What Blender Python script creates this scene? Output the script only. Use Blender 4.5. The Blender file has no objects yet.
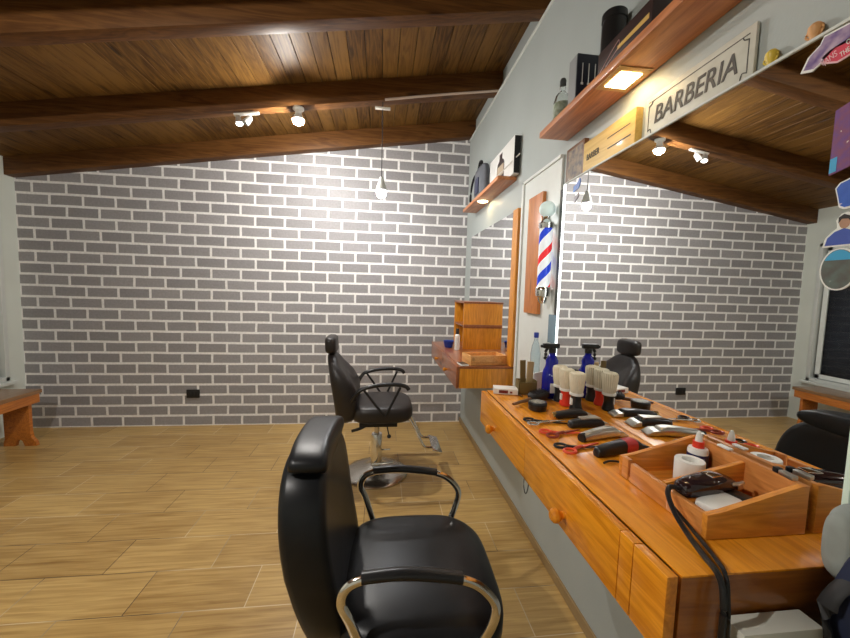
import bpy, bmesh, math, random
from mathutils import Vector, Matrix
random.seed(7)
S = bpy.context.scene
COL = S.collection
PI = math.pi

# ------------------------------------------------------------------ materials
def newmat(name):
    m = bpy.data.materials.new(name); m.use_nodes = True
    nt = m.node_tree
    return m, nt, nt.nodes['Principled BSDF']

def plain(name, col, rough=.5, metal=0, coat=0, spec=.5, noise=0, emit=None, es=0, trans=0, alpha=1, ior=1.45):
    m, nt, b = newmat(name)
    b.inputs['Base Color'].default_value = (*col, 1)
    b.inputs['Roughness'].default_value = rough
    b.inputs['Metallic'].default_value = metal
    b.inputs['Coat Weight'].default_value = coat
    b.inputs['Coat Roughness'].default_value = .1
    b.inputs['Specular IOR Level'].default_value = spec
    b.inputs['Transmission Weight'].default_value = trans
    b.inputs['IOR'].default_value = ior
    if emit:
        b.inputs['Emission Color'].default_value = (*emit, 1)
        b.inputs['Emission Strength'].default_value = es
    # light procedural variation so that no surface is a perfectly flat colour
    tc = nt.nodes.new('ShaderNodeTexCoord'); n = nt.nodes.new('ShaderNodeTexNoise')
    n.inputs['Scale'].default_value = 18; n.inputs['Detail'].default_value = 4
    nt.links.new(tc.outputs['Object'], n.inputs['Vector'])
    k = noise if noise else .06
    mx = nt.nodes.new('ShaderNodeMix'); mx.data_type = 'RGBA'
    mx.inputs['A'].default_value = (*[c*(1-k) for c in col], 1)
    mx.inputs['B'].default_value = (*[min(1, c*(1+k)) for c in col], 1)
    nt.links.new(n.outputs['Fac'], mx.inputs['Factor'])
    nt.links.new(mx.outputs['Result'], b.inputs['Base Color'])
    return m

def math_node(nt, op, a, b=None, c=None):
    n = nt.nodes.new('ShaderNodeMath'); n.operation = op
    for i, v in enumerate((a, b, c)):
        if v is None: continue
        if isinstance(v, (int, float)): n.inputs[i].default_value = v
        else: nt.links.new(v, n.inputs[i])
    return n.outputs[0]

def wood(name, dark, light, axis='Y', scale=1.0, rough=.3, coat=.4, island=0, knots=True, contrast=1.0, spec=.5):
    """varnished pine: long grain along one axis, a few knots"""
    m, nt, b = newmat(name)
    L = nt.links
    tc = nt.nodes.new('ShaderNodeTexCoord')
    mp = nt.nodes.new('ShaderNodeMapping')
    sc = {'X': (1.2, 14, 14), 'Y': (14, 1.2, 14), 'Z': (14, 14, 1.2)}[axis]
    mp.inputs['Scale'].default_value = [s*scale for s in sc]
    L.new(tc.outputs['Object'], mp.inputs['Vector'])
    geo = nt.nodes.new('ShaderNodeNewGeometry')
    # shift the grain per board
    comb = nt.nodes.new('ShaderNodeVectorMath'); comb.operation = 'ADD'
    sh = nt.nodes.new('ShaderNodeCombineXYZ')
    r = math_node(nt, 'MULTIPLY', geo.outputs['Random Per Island'], 37.0 if island else 0.0)
    for i in range(3): L.new(r, sh.inputs[i])
    L.new(mp.outputs[0], comb.inputs[0]); L.new(sh.outputs[0], comb.inputs[1])
    n1 = nt.nodes.new('ShaderNodeTexNoise'); n1.inputs['Scale'].default_value = 1.6
    n1.inputs['Detail'].default_value = 6; n1.inputs['Distortion'].default_value = .9
    L.new(comb.outputs[0], n1.inputs['Vector'])
    n2 = nt.nodes.new('ShaderNodeTexNoise'); n2.inputs['Scale'].default_value = 9
    n2.inputs['Detail'].default_value = 5
    L.new(comb.outputs[0], n2.inputs['Vector'])
    s = math_node(nt, 'MULTIPLY', n1.outputs['Fac'], 5.0)
    s = math_node(nt, 'FRACT', s)
    s = math_node(nt, 'PINGPONG', s, .5)
    f = math_node(nt, 'MULTIPLY', s, .9)
    f = math_node(nt, 'ADD', f, math_node(nt, 'MULTIPLY', n2.outputs['Fac'], .7))
    if island:
        f = math_node(nt, 'ADD', f, math_node(nt, 'MULTIPLY', geo.outputs['Random Per Island'], .45*island))
        f = math_node(nt, 'SUBTRACT', f, .2*island)
    cr = nt.nodes.new('ShaderNodeValToRGB')
    cr.color_ramp.elements[0].position = .5-.38*contrast; cr.color_ramp.elements[0].color = (*dark, 1)
    cr.color_ramp.elements[1].position = .5+.4*contrast; cr.color_ramp.elements[1].color = (*light, 1)
    L.new(f, cr.inputs[0])
    out = cr.outputs[0]
    if knots:
        v = nt.nodes.new('ShaderNodeTexVoronoi'); v.inputs['Scale'].default_value = 1.0
        mk = nt.nodes.new('ShaderNodeMapping')
        ks = {'X': (2.2, 9, 9), 'Y': (9, 2.2, 9), 'Z': (9, 9, 2.2)}[axis]
        mk.inputs['Scale'].default_value = ks
        L.new(tc.outputs['Object'], mk.inputs['Vector']); L.new(mk.outputs[0], v.inputs['Vector'])
        kr = nt.nodes.new('ShaderNodeValToRGB')
        kr.color_ramp.elements[0].position = .07; kr.color_ramp.elements[0].color = (.75, .75, .75, 1)
        kr.color_ramp.elements[1].position = .16; kr.color_ramp.elements[1].color = (0, 0, 0, 1)
        L.new(v.outputs['Distance'], kr.inputs[0])
        mx = nt.nodes.new('ShaderNodeMix'); mx.data_type = 'RGBA'
        L.new(kr.outputs[0], mx.inputs['Factor']); L.new(out, mx.inputs['A'])
        mx.inputs['B'].default_value = (*[d*.35 for d in dark], 1)
        out = mx.outputs['Result']
    L.new(out, b.inputs['Base Color'])
    b.inputs['Roughness'].default_value = rough
    b.inputs['Specular IOR Level'].default_value = spec
    b.inputs['Coat Weight'].default_value = coat
    b.inputs['Coat Roughness'].default_value = .12
    bp = nt.nodes.new('ShaderNodeBump'); bp.inputs['Strength'].default_value = .12; bp.inputs['Distance'].default_value = .002
    L.new(n2.outputs['Fac'], bp.inputs['Height']); L.new(bp.outputs[0], b.inputs['Normal'])
    return m

def mat_brick():
    m, nt, b = newmat('painted_brick'); L = nt.links
    tc = nt.nodes.new('ShaderNodeTexCoord'); sp = nt.nodes.new('ShaderNodeSeparateXYZ')
    L.new(tc.outputs['Object'], sp.inputs[0])
    cb = nt.nodes.new('ShaderNodeCombineXYZ')
    wob = nt.nodes.new('ShaderNodeTexNoise'); wob.inputs['Scale'].default_value = 3.5
    L.new(tc.outputs['Object'], wob.inputs['Vector'])
    dw = math_node(nt, 'MULTIPLY', math_node(nt, 'SUBTRACT', wob.outputs['Fac'], .5), .016)
    L.new(math_node(nt, 'ADD', math_node(nt, 'ADD', sp.outputs[0], .1325+.265*40), dw), cb.inputs[0])
    L.new(math_node(nt, 'ADD', math_node(nt, 'ADD', sp.outputs[2], 0.0), math_node(nt, 'MULTIPLY', dw, .5)), cb.inputs[1])
    br = nt.nodes.new('ShaderNodeTexBrick')
    br.offset = .5; br.offset_frequency = 2; br.squash = 1
    br.inputs['Scale'].default_value = 1
    br.inputs['Brick Width'].default_value = .265; br.inputs['Row Height'].default_value = .1
    br.inputs['Mortar Size'].default_value = .0112; br.inputs['Mortar Smooth'].default_value = .15
    br.inputs['Bias'].default_value = 0
    br.inputs['Color1'].default_value = (.262, .252, .258, 1)
    br.inputs['Color2'].default_value = (.318, .306, .312, 1)
    br.inputs['Mortar'].default_value = (.82, .81, .80, 1)
    L.new(cb.outputs[0], br.inputs['Vector'])
    n = nt.nodes.new('ShaderNodeTexNoise'); n.inputs['Scale'].default_value = 60; n.inputs['Detail'].default_value = 5
    L.new(tc.outputs['Object'], n.inputs['Vector'])
    mx = nt.nodes.new('ShaderNodeMix'); mx.data_type = 'RGBA'; mx.blend_type = 'MULTIPLY'
    mx.inputs['Factor'].default_value = .35
    L.new(br.outputs['Color'], mx.inputs['A']); L.new(n.outputs['Fac'], mx.inputs['B'])
    mm = nt.nodes.new('ShaderNodeMix'); mm.data_type = 'RGBA'; mm.blend_type = 'MULTIPLY'
    mm.inputs['Factor'].default_value = 1; mm.inputs['B'].default_value = (1.18, 1.18, 1.18, 1)
    L.new(mx.outputs['Result'], mm.inputs['A'])
    L.new(mm.outputs['Result'], b.inputs['Base Color'])
    b.inputs['Roughness'].default_value = .55
    bp = nt.nodes.new('ShaderNodeBump'); bp.inputs['Strength'].default_value = .35; bp.inputs['Distance'].default_value = .004
    h = math_node(nt, 'ADD', math_node(nt, 'MULTIPLY', br.outputs['Fac'], -1.0), math_node(nt, 'MULTIPLY', n.outputs['Fac'], .25))
    L.new(h, bp.inputs['Height']); L.new(bp.outputs[0], b.inputs['Normal'])
    return m

def mat_floor():
    m, nt, b = newmat('wood_look_tile'); L = nt.links
    tc = nt.nodes.new('ShaderNodeTexCoord')
    mp = nt.nodes.new('ShaderNodeMapping'); mp.inputs['Location'].default_value = (-2.155+.47*10, -2.21+.2367*20, 0)
    L.new(tc.outputs['Object'], mp.inputs['Vector'])
    br = nt.nodes.new('ShaderNodeTexBrick'); br.offset = .5; br.offset_frequency = 2; br.squash = 1
    br.inputs['Scale'].default_value = 1
    br.inputs['Brick Width'].default_value = .47; br.inputs['Row Height'].default_value = .2367
    br.inputs['Mortar Size'].default_value = .0021; br.inputs['Mortar Smooth'].default_value = .2
    br.inputs['Color1'].default_value = (0, 0, 0, 1); br.inputs['Color2'].default_value = (1, 1, 1, 1)
    br.inputs['Mortar'].default_value = (.5, .5, .5, 1)
    L.new(mp.outputs[0], br.inputs['Vector'])
    # wood grain running across the room
    g = nt.nodes.new('ShaderNodeMapping'); g.inputs['Scale'].default_value = (1.5, 26, 1)
    L.new(tc.outputs['Object'], g.inputs['Vector'])
    n = nt.nodes.new('ShaderNodeTexNoise'); n.inputs['Scale'].default_value = 2.2; n.inputs['Detail'].default_value = 7; n.inputs['Distortion'].default_value = .6
    L.new(g.outputs[0], n.inputs['Vector'])
    n2 = nt.nodes.new('ShaderNodeTexNoise'); n2.inputs['Scale'].default_value = 1.3; n2.inputs['Detail'].default_value = 3
    L.new(tc.outputs['Object'], n2.inputs['Vector'])
    sep = nt.nodes.new('ShaderNodeSeparateColor'); L.new(br.outputs['Color'], sep.inputs[0])
    f = math_node(nt, 'ADD', math_node(nt, 'MULTIPLY', n.outputs['Fac'], 1.15), math_node(nt, 'MULTIPLY', sep.outputs[0], .22))
    f = math_node(nt, 'ADD', f, math_node(nt, 'MULTIPLY', n2.outputs['Fac'], .35))
    cr = nt.nodes.new('ShaderNodeValToRGB')
    cr.color_ramp.elements[0].position = .42; cr.color_ramp.elements[0].color = (.265, .143, .036, 1)
    cr.color_ramp.elements[1].position = 1.0; cr.color_ramp.elements[1].color = (.56, .370, .135, 1)
    L.new(math_node(nt, 'MULTIPLY', f, .9), cr.inputs[0])
    mx = nt.nodes.new('ShaderNodeMix'); mx.data_type = 'RGBA'
    L.new(br.outputs['Fac'], mx.inputs['Factor']); L.new(cr.outputs[0], mx.inputs['A'])
    # grout is pale in some places and dark in others
    gr = nt.nodes.new('ShaderNodeValToRGB')
    gr.color_ramp.elements[0].position = .46; gr.color_ramp.elements[0].color = (.10, .06, .03, 1)
    gr.color_ramp.elements[1].position = .54; gr.color_ramp.elements[1].color = (.62, .50, .32, 1)
    L.new(n2.outputs['Fac'], gr.inputs[0]); L.new(gr.outputs[0], mx.inputs['B'])
    L.new(mx.outputs['Result'], b.inputs['Base Color'])
    b.inputs['Roughness'].default_value = .30
    b.inputs['Specular IOR Level'].default_value = .45
    bp = nt.nodes.new('ShaderNodeBump'); bp.inputs['Strength'].default_value = .25; bp.inputs['Distance'].default_value = .002
    L.new(math_node(nt, 'SUBTRACT', math_node(nt, 'MULTIPLY', n.outputs['Fac'], .5), br.outputs['Fac']), bp.inputs['Height'])
    L.new(bp.outputs[0], b.inputs['Normal'])
    return m

def mat_wall(name, col):
    m, nt, b = newmat(name); L = nt.links
    tc = nt.nodes.new('ShaderNodeTexCoord'); n = nt.nodes.new('ShaderNodeTexNoise')
    n.inputs['Scale'].default_value = 2.5; n.inputs['Detail'].default_value = 8
    L.new(tc.outputs['Object'], n.inputs['Vector'])
    cr = nt.nodes.new('ShaderNodeValToRGB')
    cr.color_ramp.elements[0].position = .3; cr.color_ramp.elements[0].color = (*[c*.92 for c in col], 1)
    cr.color_ramp.elements[1].position = .7; cr.color_ramp.elements[1].color = (*col, 1)
    L.new(n.outputs['Fac'], cr.inputs[0]); L.new(cr.outputs[0], b.inputs['Base Color'])
    n2 = nt.nodes.new('ShaderNodeTexNoise'); n2.inputs['Scale'].default_value = 120; n2.inputs['Detail'].default_value = 3
    L.new(tc.outputs['Object'], n2.inputs['Vector'])
    bp = nt.nodes.new('ShaderNodeBump'); bp.inputs['Strength'].default_value = .15; bp.inputs['Distance'].default_value = .003
    L.new(n2.outputs['Fac'], bp.inputs['Height']); L.new(bp.outputs[0], b.inputs['Normal'])
    b.inputs['Roughness'].default_value = .5
    return m

def mat_stripes():
    """barber pole: slanted red / blue bands on white; bands follow the helix of the cylinder"""
    m, nt, b = newmat('barber_stripes'); L = nt.links
    tc = nt.nodes.new('ShaderNodeTexCoord'); sp = nt.nodes.new('ShaderNodeSeparateXYZ')
    L.new(tc.outputs['Object'], sp.inputs[0])
    ang = math_node(nt, 'ARCTAN2', sp.outputs[1], sp.outputs[0])
    t = math_node(nt, 'ADD', math_node(nt, 'DIVIDE', sp.outputs[2], .20), math_node(nt, 'DIVIDE', ang, -2*PI))
    t = math_node(nt, 'FRACT', math_node(nt, 'ADD', t, 5.0 + .446))
    cr = nt.nodes.new('ShaderNodeValToRGB'); cr.color_ramp.interpolation = 'CONSTANT'
    e = cr.color_ramp.elements
    e[0].position = 0; e[0].color = (.80, .84, .88, 1)
    e[1].position = .28; e[1].color = (.02, .06, .62, 1)
    for p, c in ((.5, (.80, .84, .88, 1)), (.76, (.78, .03, .04, 1)), (.96, (.80, .84, .88, 1))):
        x = e.new(p); x.color = c
    L.new(t, cr.inputs[0]); L.new(cr.outputs[0], b.inputs['Base Color'])
    b.inputs['Roughness'].default_value = .15
    L.new(cr.outputs[0], b.inputs['Emission Color']); b.inputs['Emission Strength'].default_value = .35
    return m

def mat_blotch(name, cols, scale=30, rough=.4):
    """printed multicoloured sticker or packaging"""
    m, nt, b = newmat(name); L = nt.links
    tc = nt.nodes.new('ShaderNodeTexCoord'); n = nt.nodes.new('ShaderNodeTexNoise')
    n.inputs['Scale'].default_value = scale; n.inputs['Detail'].default_value = 2
    L.new(tc.outputs['Object'], n.inputs['Vector'])
    cr = nt.nodes.new('ShaderNodeValToRGB'); e = cr.color_ramp.elements
    k = len(cols)
    for i, c in enumerate(cols):
        p = .3+.4*i/(k-1)
        if i == 0: e[0].position = p; e[0].color = (*c, 1)
        elif i == k-1: e[1].position = .72; e[1].color = (*c, 1)
        else: x = e.new(p); x.color = (*c, 1)
    L.new(n.outputs['Fac'], cr.inputs[0]); L.new(cr.outputs[0], b.inputs['Base Color'])
    b.inputs['Roughness'].default_value = rough
    return m

W_COUNTER = wood('counter_pine', (.58, .170, .006), (.93, .37, .020), 'Y', 1.0, .27, .35, contrast=1.0)
W_COUNTER_SHADE = wood('counter_end_shaded_pine', (.21, .060, .008), (.38, .13, .02), 'X', 1.0, .3, .45)  # counter pine darkened: shade on the near end is put into the colour
W_CAB = wood('cabinet_pine', (.52, .17, .010), (.84, .35, .03), 'Z', 1.3, .3, .4)
W_DARKCAB = wood('brown_pine', (.20, .055, .018), (.36, .115, .035), 'Y', 1.2, .3, .4)
W_TRAY = wood('tray_pine', (.50, .15, .012), (.80, .32, .04), 'X', 1.4, .38, .25)
W_TRAYL = wood('light_tray_pine', (.56, .24, .06), (.80, .42, .14), 'X', 1.4, .4, .2)
W_SHELF = wood('shelf_pine', (.36, .11, .035), (.66, .27, .10), 'Y', .8, .42, .15)
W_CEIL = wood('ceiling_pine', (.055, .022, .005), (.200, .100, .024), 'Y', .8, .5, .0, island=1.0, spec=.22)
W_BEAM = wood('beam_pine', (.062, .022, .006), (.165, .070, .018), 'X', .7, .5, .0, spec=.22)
W_BENCH = wood('bench_pine', (.32, .085, .012), (.58, .20, .03), 'Y', .9, .3, .4)
W_BENCHTOP = wood('bench_top_pine', (.17, .085, .035), (.30, .16, .07), 'Y', .9, .35, .3)
BRICK = mat_brick(); FLOOR = mat_floor()
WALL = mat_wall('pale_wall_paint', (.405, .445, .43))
WALL_L = mat_wall('left_wall_paint', (.66, .70, .64))
WHITE = plain('white_paint', (.72, .75, .72), .4)
TRIMW = plain('trim_white', (.62, .65, .61), .45)
ALU = plain('window_aluminium', (.66, .69, .66), .35, .2)
SHUT = plain('navy_shutter', (.022, .028, .045), .45)
LEATHER = plain('black_leatherette', (.010, .011, .013), .36, noise=.3, spec=.36)
LEATHERB = plain('brown_black_leatherette', (.020, .016, .015), .4, noise=.3, spec=.5)
BLACKP = plain('black_plastic', (.014, .014, .015), .3)
BLACKM = plain('matt_black', (.012, .012, .013), .6)
CHROME = plain('chrome', (.80, .79, .77), .11, 1.0)
CHROME_D = plain('brushed_chrome', (.55, .53, .49), .24, 1.0)
STEEL = plain('satin_steel', (.66, .65, .60), .34, 1.0)
GOLD = plain('gold_metal', (.80, .56, .22), .22, 1.0)
MIRROR = plain('mirror_silver', (.90, .92, .92), .0, 1.0, noise=.001)
GLASS = plain('clear_glass', (.93, .97, .95), .03, 0, trans=1.0, ior=1.3)
PLASTIC_CLEAR = plain('clear_plastic', (.82, .90, .94), .12, 0, trans=.9, ior=1.15)
def lamp_mat(name, col, s):
    m = bpy.data.materials.new(name); m.use_nodes = True; nt = m.node_tree
    b = nt.nodes['Principled BSDF']
    b.inputs['Base Color'].default_value = (*col, 1)
    b.inputs['Emission Color'].default_value = (*col, 1); b.inputs['Emission Strength'].default_value = s
    return m
BULB_E = lamp_mat('bulb_glow', (1, .96, .90), 1650)
PEND_E = lamp_mat('pendant_glow', (.97, .98, 1), 420)
SPOT_E = lamp_mat('spot_glow', (1, .95, .88), 25)
DOWN_E = lamp_mat('downlight_glow', (1, .72, .36), 34)
LED_E = lamp_mat('led_glow', (.92, 1, .97), 3.2)
RED = plain('red_plastic', (.78, .05, .025), .28)
ORANGE_RED = plain('red_coating', (.80, .10, .045), .28, .1)
BLUE = plain('blue_plastic', (.008, .012, .30), .12, spec=.7)
BLUEB = plain('blue_bowl_plastic', (.01, .05, .38), .3)
CREAM = plain('cream_bristle', (.74, .68, .52), .9, noise=.3)
PAPER = plain('white_paper', (.78, .77, .72), .7)
WHITEP = plain('white_plastic', (.80, .80, .76), .3)
NAVY = plain('navy_label', (.015, .022, .10), .35)
OLIVE = plain('olive_plastic', (.16, .11, .035), .35)
BROWN = plain('brown_handle', (.16, .07, .025), .4)
DKRED = plain('dark_red_print', (.16, .015, .012), .4)
GREYF = plain('grey_cloth', (.28, .31, .29), .85, noise=.3)
NAVYF = plain('navy_cloth', (.012, .019, .05), .8, noise=.35)
DKGREY = plain('dark_grey_metal', (.07, .075, .075), .4, .3)
GREYP = plain('grey_fabric', (.13, .14, .16), .7, noise=.3)
SIGNM = mat_blotch('aged_tin_print', ((.60, .60, .52), (.72, .72, .66), (.50, .49, .42)), 22, .45)
SIGNT = plain('sign_lettering', (.07, .065, .06), .6)
YELW = wood('yellow_sign_wood', (.62, .38, .08), (.78, .54, .16), 'Y', 1.2, .5, .1, knots=False)
PICT = mat_blotch('dark_picture_print', ((.03, .02, .02), (.16, .09, .05), (.05, .035, .05), (.30, .20, .10)), 40)
BOXPR = plain('navy_black_card', (.022, .024, .036), .35)
BOXDK = plain('dark_brown_card', (.035, .018, .016), .4)
YELLOW = plain('yellow_resin', (.62, .45, .05), .4, noise=.35)
SKIN = plain('orange_resin', (.62, .32, .12), .5, noise=.3)
STK_PURP = mat_blotch('purple_print', ((.10, .05, .22), (.32, .18, .38), (.55, .42, .5)), 45)
STK_RED = plain('red_print', (.62, .06, .10), .4)
STK_PINK = plain('pink_print', (.80, .52, .55), .4)
STK_MIX = mat_blotch('poster_print', ((.14, .05, .22), (.45, .36, .20), (.30, .16, .32), (.50, .42, .30), (.22, .06, .12)), 95)
STK_BLUE = mat_blotch('blue_yellow_print', ((.03, .10, .45), (.45, .36, .12), (.20, .16, .35), (.04, .12, .5)), 60)
STK_CYAN = mat_blotch('cyan_print', ((.02, .16, .60), (.10, .42, .80), (.05, .10, .4)), 60)
STK_SKY = plain('sky_blue_print', (.06, .36, .62), .4)
STK_LAND = mat_blotch('landscape_print', ((.10, .09, .08), (.35, .30, .10), (.12, .16, .14)), 60)
STK_FACE = plain('skin_print', (.42, .24, .15), .5)
STK_HAIR = plain('dark_hair_print', (.02, .017, .015), .5)
STK_SHIRT = plain('blue_shirt_print', (.05, .09, .38), .5)
GREEN = plain('dark_green_cloth', (.01, .035, .03), .8)
LEAF = mat_blotch('bottle_print', ((.40, .45, .36), (.62, .66, .58), (.16, .20, .12)), 60)
BLUEG = plain('blue_grey_panel', (.18, .27, .33), .25)
WIRE = plain('white_cable', (.70, .68, .63), .5)
CONDUIT = plain('conduit_plastic', (.62, .50, .42), .5)

# ------------------------------------------------------------------ mesh tools
class MB:
    def __init__(self): self.bm = bmesh.new()
    def add(self, verts, faces):
        vs = [self.bm.verts.new(v) for v in verts]
        for f in faces:
            try: self.bm.faces.new([vs[i] for i in f])
            except ValueError: pass
        return vs
    def box(self, x0, x1, y0, y1, z0, z1, bev=0, rot=None, piv=None):
        tmp = bmesh.new()
        vs = [tmp.verts.new(p) for p in ((x0,y0,z0),(x1,y0,z0),(x1,y1,z0),(x0,y1,z0),(x0,y0,z1),(x1,y0,z1),(x1,y1,z1),(x0,y1,z1))]
        for f in ((0,3,2,1),(4,5,6,7),(0,1,5,4),(1,2,6,5),(2,3,7,6),(3,0,4,7)): tmp.faces.new([vs[i] for i in f])
        if bev: bmesh.ops.bevel(tmp, geom=list(tmp.edges), offset=bev, segments=2, profile=.6, affect='EDGES')
        if rot is not None:
            c = Vector(piv) if piv else Vector(((x0+x1)/2,(y0+y1)/2,(z0+z1)/2))
            bmesh.ops.rotate(tmp, verts=tmp.verts, cent=c, matrix=rot)
        self._merge(tmp); return self
    def _merge(self, tmp):
        me = bpy.data.meshes.new('t'); tmp.to_mesh(me); tmp.free(); self.bm.from_mesh(me); bpy.data.meshes.remove(me)
    def prism(self, poly, axis, a, b, bev=0):
        """extrude a 2-D polygon along an axis"""
        def P(u, v, w): return {'X': (w,u,v), 'Y': (u,w,v), 'Z': (u,v,w)}[axis]
        n = len(poly); tmp = bmesh.new()
        A = [tmp.verts.new(P(u,v,a)) for u,v in poly]; B = [tmp.verts.new(P(u,v,b)) for u,v in poly]
        tmp.faces.new(A); tmp.faces.new(B[::-1])
        for i in range(n): tmp.faces.new((A[i],B[i],B[(i+1)%n],A[(i+1)%n]))
        if bev: bmesh.ops.bevel(tmp, geom=list(tmp.edges), offset=bev, segments=2, profile=.6, affect='EDGES')
        self._merge(tmp); return self
    def lathe(self, prof, c=(0,0,0), seg=32, M=None, ang=2*PI):
        """profile (r,z) turned about local z at c; M = optional 3x3 orientation"""
        rings = []; c = Vector(c); M = M or Matrix.Identity(3)
        for r, z in prof:
            if r < 1e-6: rings.append([self.bm.verts.new(c + M @ Vector((0,0,z)))])
            else: rings.append([self.bm.verts.new(c + M @ Vector((r*math.cos(2*PI*i/seg), r*math.sin(2*PI*i/seg), z))) for i in range(seg)])
        for a, b in zip(rings, rings[1:]):
            for i in range(seg):
                j = (i+1) % seg
                if len(a) == 1 and len(b) == 1: continue
                f = (a[0], b[i], b[j]) if len(a) == 1 else (a[i], a[j], b[0]) if len(b) == 1 else (a[i], a[j], b[j], b[i])
                try: self.bm.faces.new(f)
                except ValueError: pass
        return self
    def cyl(self, c, r, h, seg=24, M=None, bev=.1):
        e = min(r, h)*bev
        return self.lathe([(0,0),(r-e,0),(r,e),(r,h-e),(r-e,h),(0,h)], c, seg, M)
    def rod(self, a, b, r, seg=12):
        a = Vector(a); b = Vector(b); d = b-a
        M = d.to_track_quat('Z','Y').to_matrix()
        return self.cyl(a, r, d.length, seg, M, .15)
    def tube(self, pts, r, seg=10, smooth=4, flat=1.0, up=(0,0,1), cap=True):
        P = [Vector(p) for p in pts]
        if smooth:
            Q = []
            for i in range(len(P)-1):
                p0 = P[max(i-1,0)]; p1 = P[i]; p2 = P[i+1]; p3 = P[min(i+2,len(P)-1)]
                for k in range(smooth):
                    t = k/smooth
                    Q.append(.5*((2*p1)+(-p0+p2)*t+(2*p0-5*p1+4*p2-p3)*t*t+(-p0+3*p1-3*p2+p3)*t**3))
            Q.append(P[-1]); P = Q
        rings = []; up = Vector(up); N = len(P)
        rr = r if callable(r) else (lambda t: r)
        for i, p in enumerate(P):
            d = (P[min(i+1,N-1)]-P[max(i-1,0)]).normalized()
            s = d.cross(up)
            if s.length < .05: s = d.cross(Vector((1,.3,0)))
            s.normalize(); n = s.cross(d).normalized()
            q = rr(i/(N-1))
            rings.append([self.bm.verts.new(p + q*(math.cos(2*PI*k/seg)*s + flat*math.sin(2*PI*k/seg)*n)) for k in range(seg)])
        for a, b in zip(rings, rings[1:]):
            for k in range(seg): self.bm.faces.new((a[k],a[(k+1)%seg],b[(k+1)%seg],b[k]))
        if cap: self.bm.faces.new(rings[0][::-1]); self.bm.faces.new(rings[-1])
        return self
    def pad(self, outline, fmap, edge=.35, layers=5, bulge=1.0, sq=0):
        """cushion: closed outline (u,v); fmap(u,v,w) with w in -1..1 gives the point"""
        n = len(outline); cu = sum(p[0] for p in outline)/n; cv = sum(p[1] for p in outline)/n
        seq = []
        steps = [(0.0, -1), (.45, -1), (.8, -.97), (1-edge*.35, -.86), (1-edge*.12, -.66), (1, -.3), (1, .3), (1-edge*.12, .66), (1-edge*.35, .86), (.8, .97), (.45, 1), (0.0, 1)]
        if sq: steps = [(0.0, -1), (.45, -1), (.8, -.99), (.93, -.95), (.98, -.84), (1, -.62), (1, .0), (1, .62), (.98, .84), (.93, .95), (.8, .99), (.45, 1), (0.0, 1)]
        rings = []
        for s, w in steps:
            if s == 0: rings.append([self.bm.verts.new(fmap(cu, cv, w*bulge if abs(w)==1 else w))])
            else: rings.append([self.bm.verts.new(fmap(cu+(u-cu)*s, cv+(v-cv)*s, w)) for u, v in outline])
        for a, b in zip(rings, rings[1:]):
            for i in range(n):
                j = (i+1) % n
                if len(a) == 1: self.bm.faces.new((a[0], b[j], b[i]))
                elif len(b) == 1: self.bm.faces.new((a[i], a[j], b[0]))
                else: self.bm.faces.new((a[i], a[j], b[j], b[i]))
        return self
    def ball(self, c, r, sx=1, sy=1, sz=1, seg=20):
        prof = [(r*math.sin(PI*i/12), -r*math.cos(PI*i/12)) for i in range(13)]
        M = Matrix(((sx,0,0),(0,sy,0),(0,0,sz)))
        return self.lathe(prof, c, seg, M)
    def build(self, name, mat, parent=None, smooth=True, sharp=35, loc=None):
        bmesh.ops.recalc_face_normals(self.bm, faces=self.bm.faces)
        me = bpy.data.meshes.new(name)
        if loc is not None: bmesh.ops.translate(self.bm, verts=self.bm.verts, vec=-Vector(loc))
        self.bm.to_mesh(me); self.bm.free()
        mats = mat if isinstance(mat, (list, tuple)) else [mat]
        for x in mats: me.materials.append(x)
        if smooth:
            for p in me.polygons: p.use_smooth = True
            me.set_sharp_from_angle(angle=math.radians(sharp))
        o = bpy.data.objects.new(name, me); COL.objects.link(o)
        if loc is not None: o.location = loc
        if parent is not None:
            o.parent = parent
            # geometry of parts is written in the parent's local frame
        return o

def tag(o, label=None, cat=None, group=None, kind=None):
    if label: o['label'] = label
    if cat: o['category'] = cat
    if group: o['group'] = group
    if kind: o['kind'] = kind
    return o
def thing(name, label, cat, loc=(0,0,0), rz=0, group=None):
    o = bpy.data.objects.new(name, None); COL.objects.link(o); o.empty_display_size = .05
    o.location = loc; o.rotation_euler = (0,0,rz)
    return tag(o, label, cat, group)
def struct(name, mb, mat, parent=None, **k):
    o = mb.build(name, mat, parent, **k)
    if parent is None: o['kind'] = 'structure'
    return o
def Rz(a): return Matrix.Rotation(a, 3, 'Z')
def Ry(a): return Matrix.Rotation(a, 3, 'Y')
def Rx(a): return Matrix.Rotation(a, 3, 'X')
def superell(hu, hv, n=4, k=40, cu=0, cv=0):
    out = []
    for i in range(k):
        t = 2*PI*i/k; c, s = math.cos(t), math.sin(t)
        out.append((cu+hu*math.copysign(abs(c)**(2/n), c), cv+hv*math.copysign(abs(s)**(2/n), s)))
    return out
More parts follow.
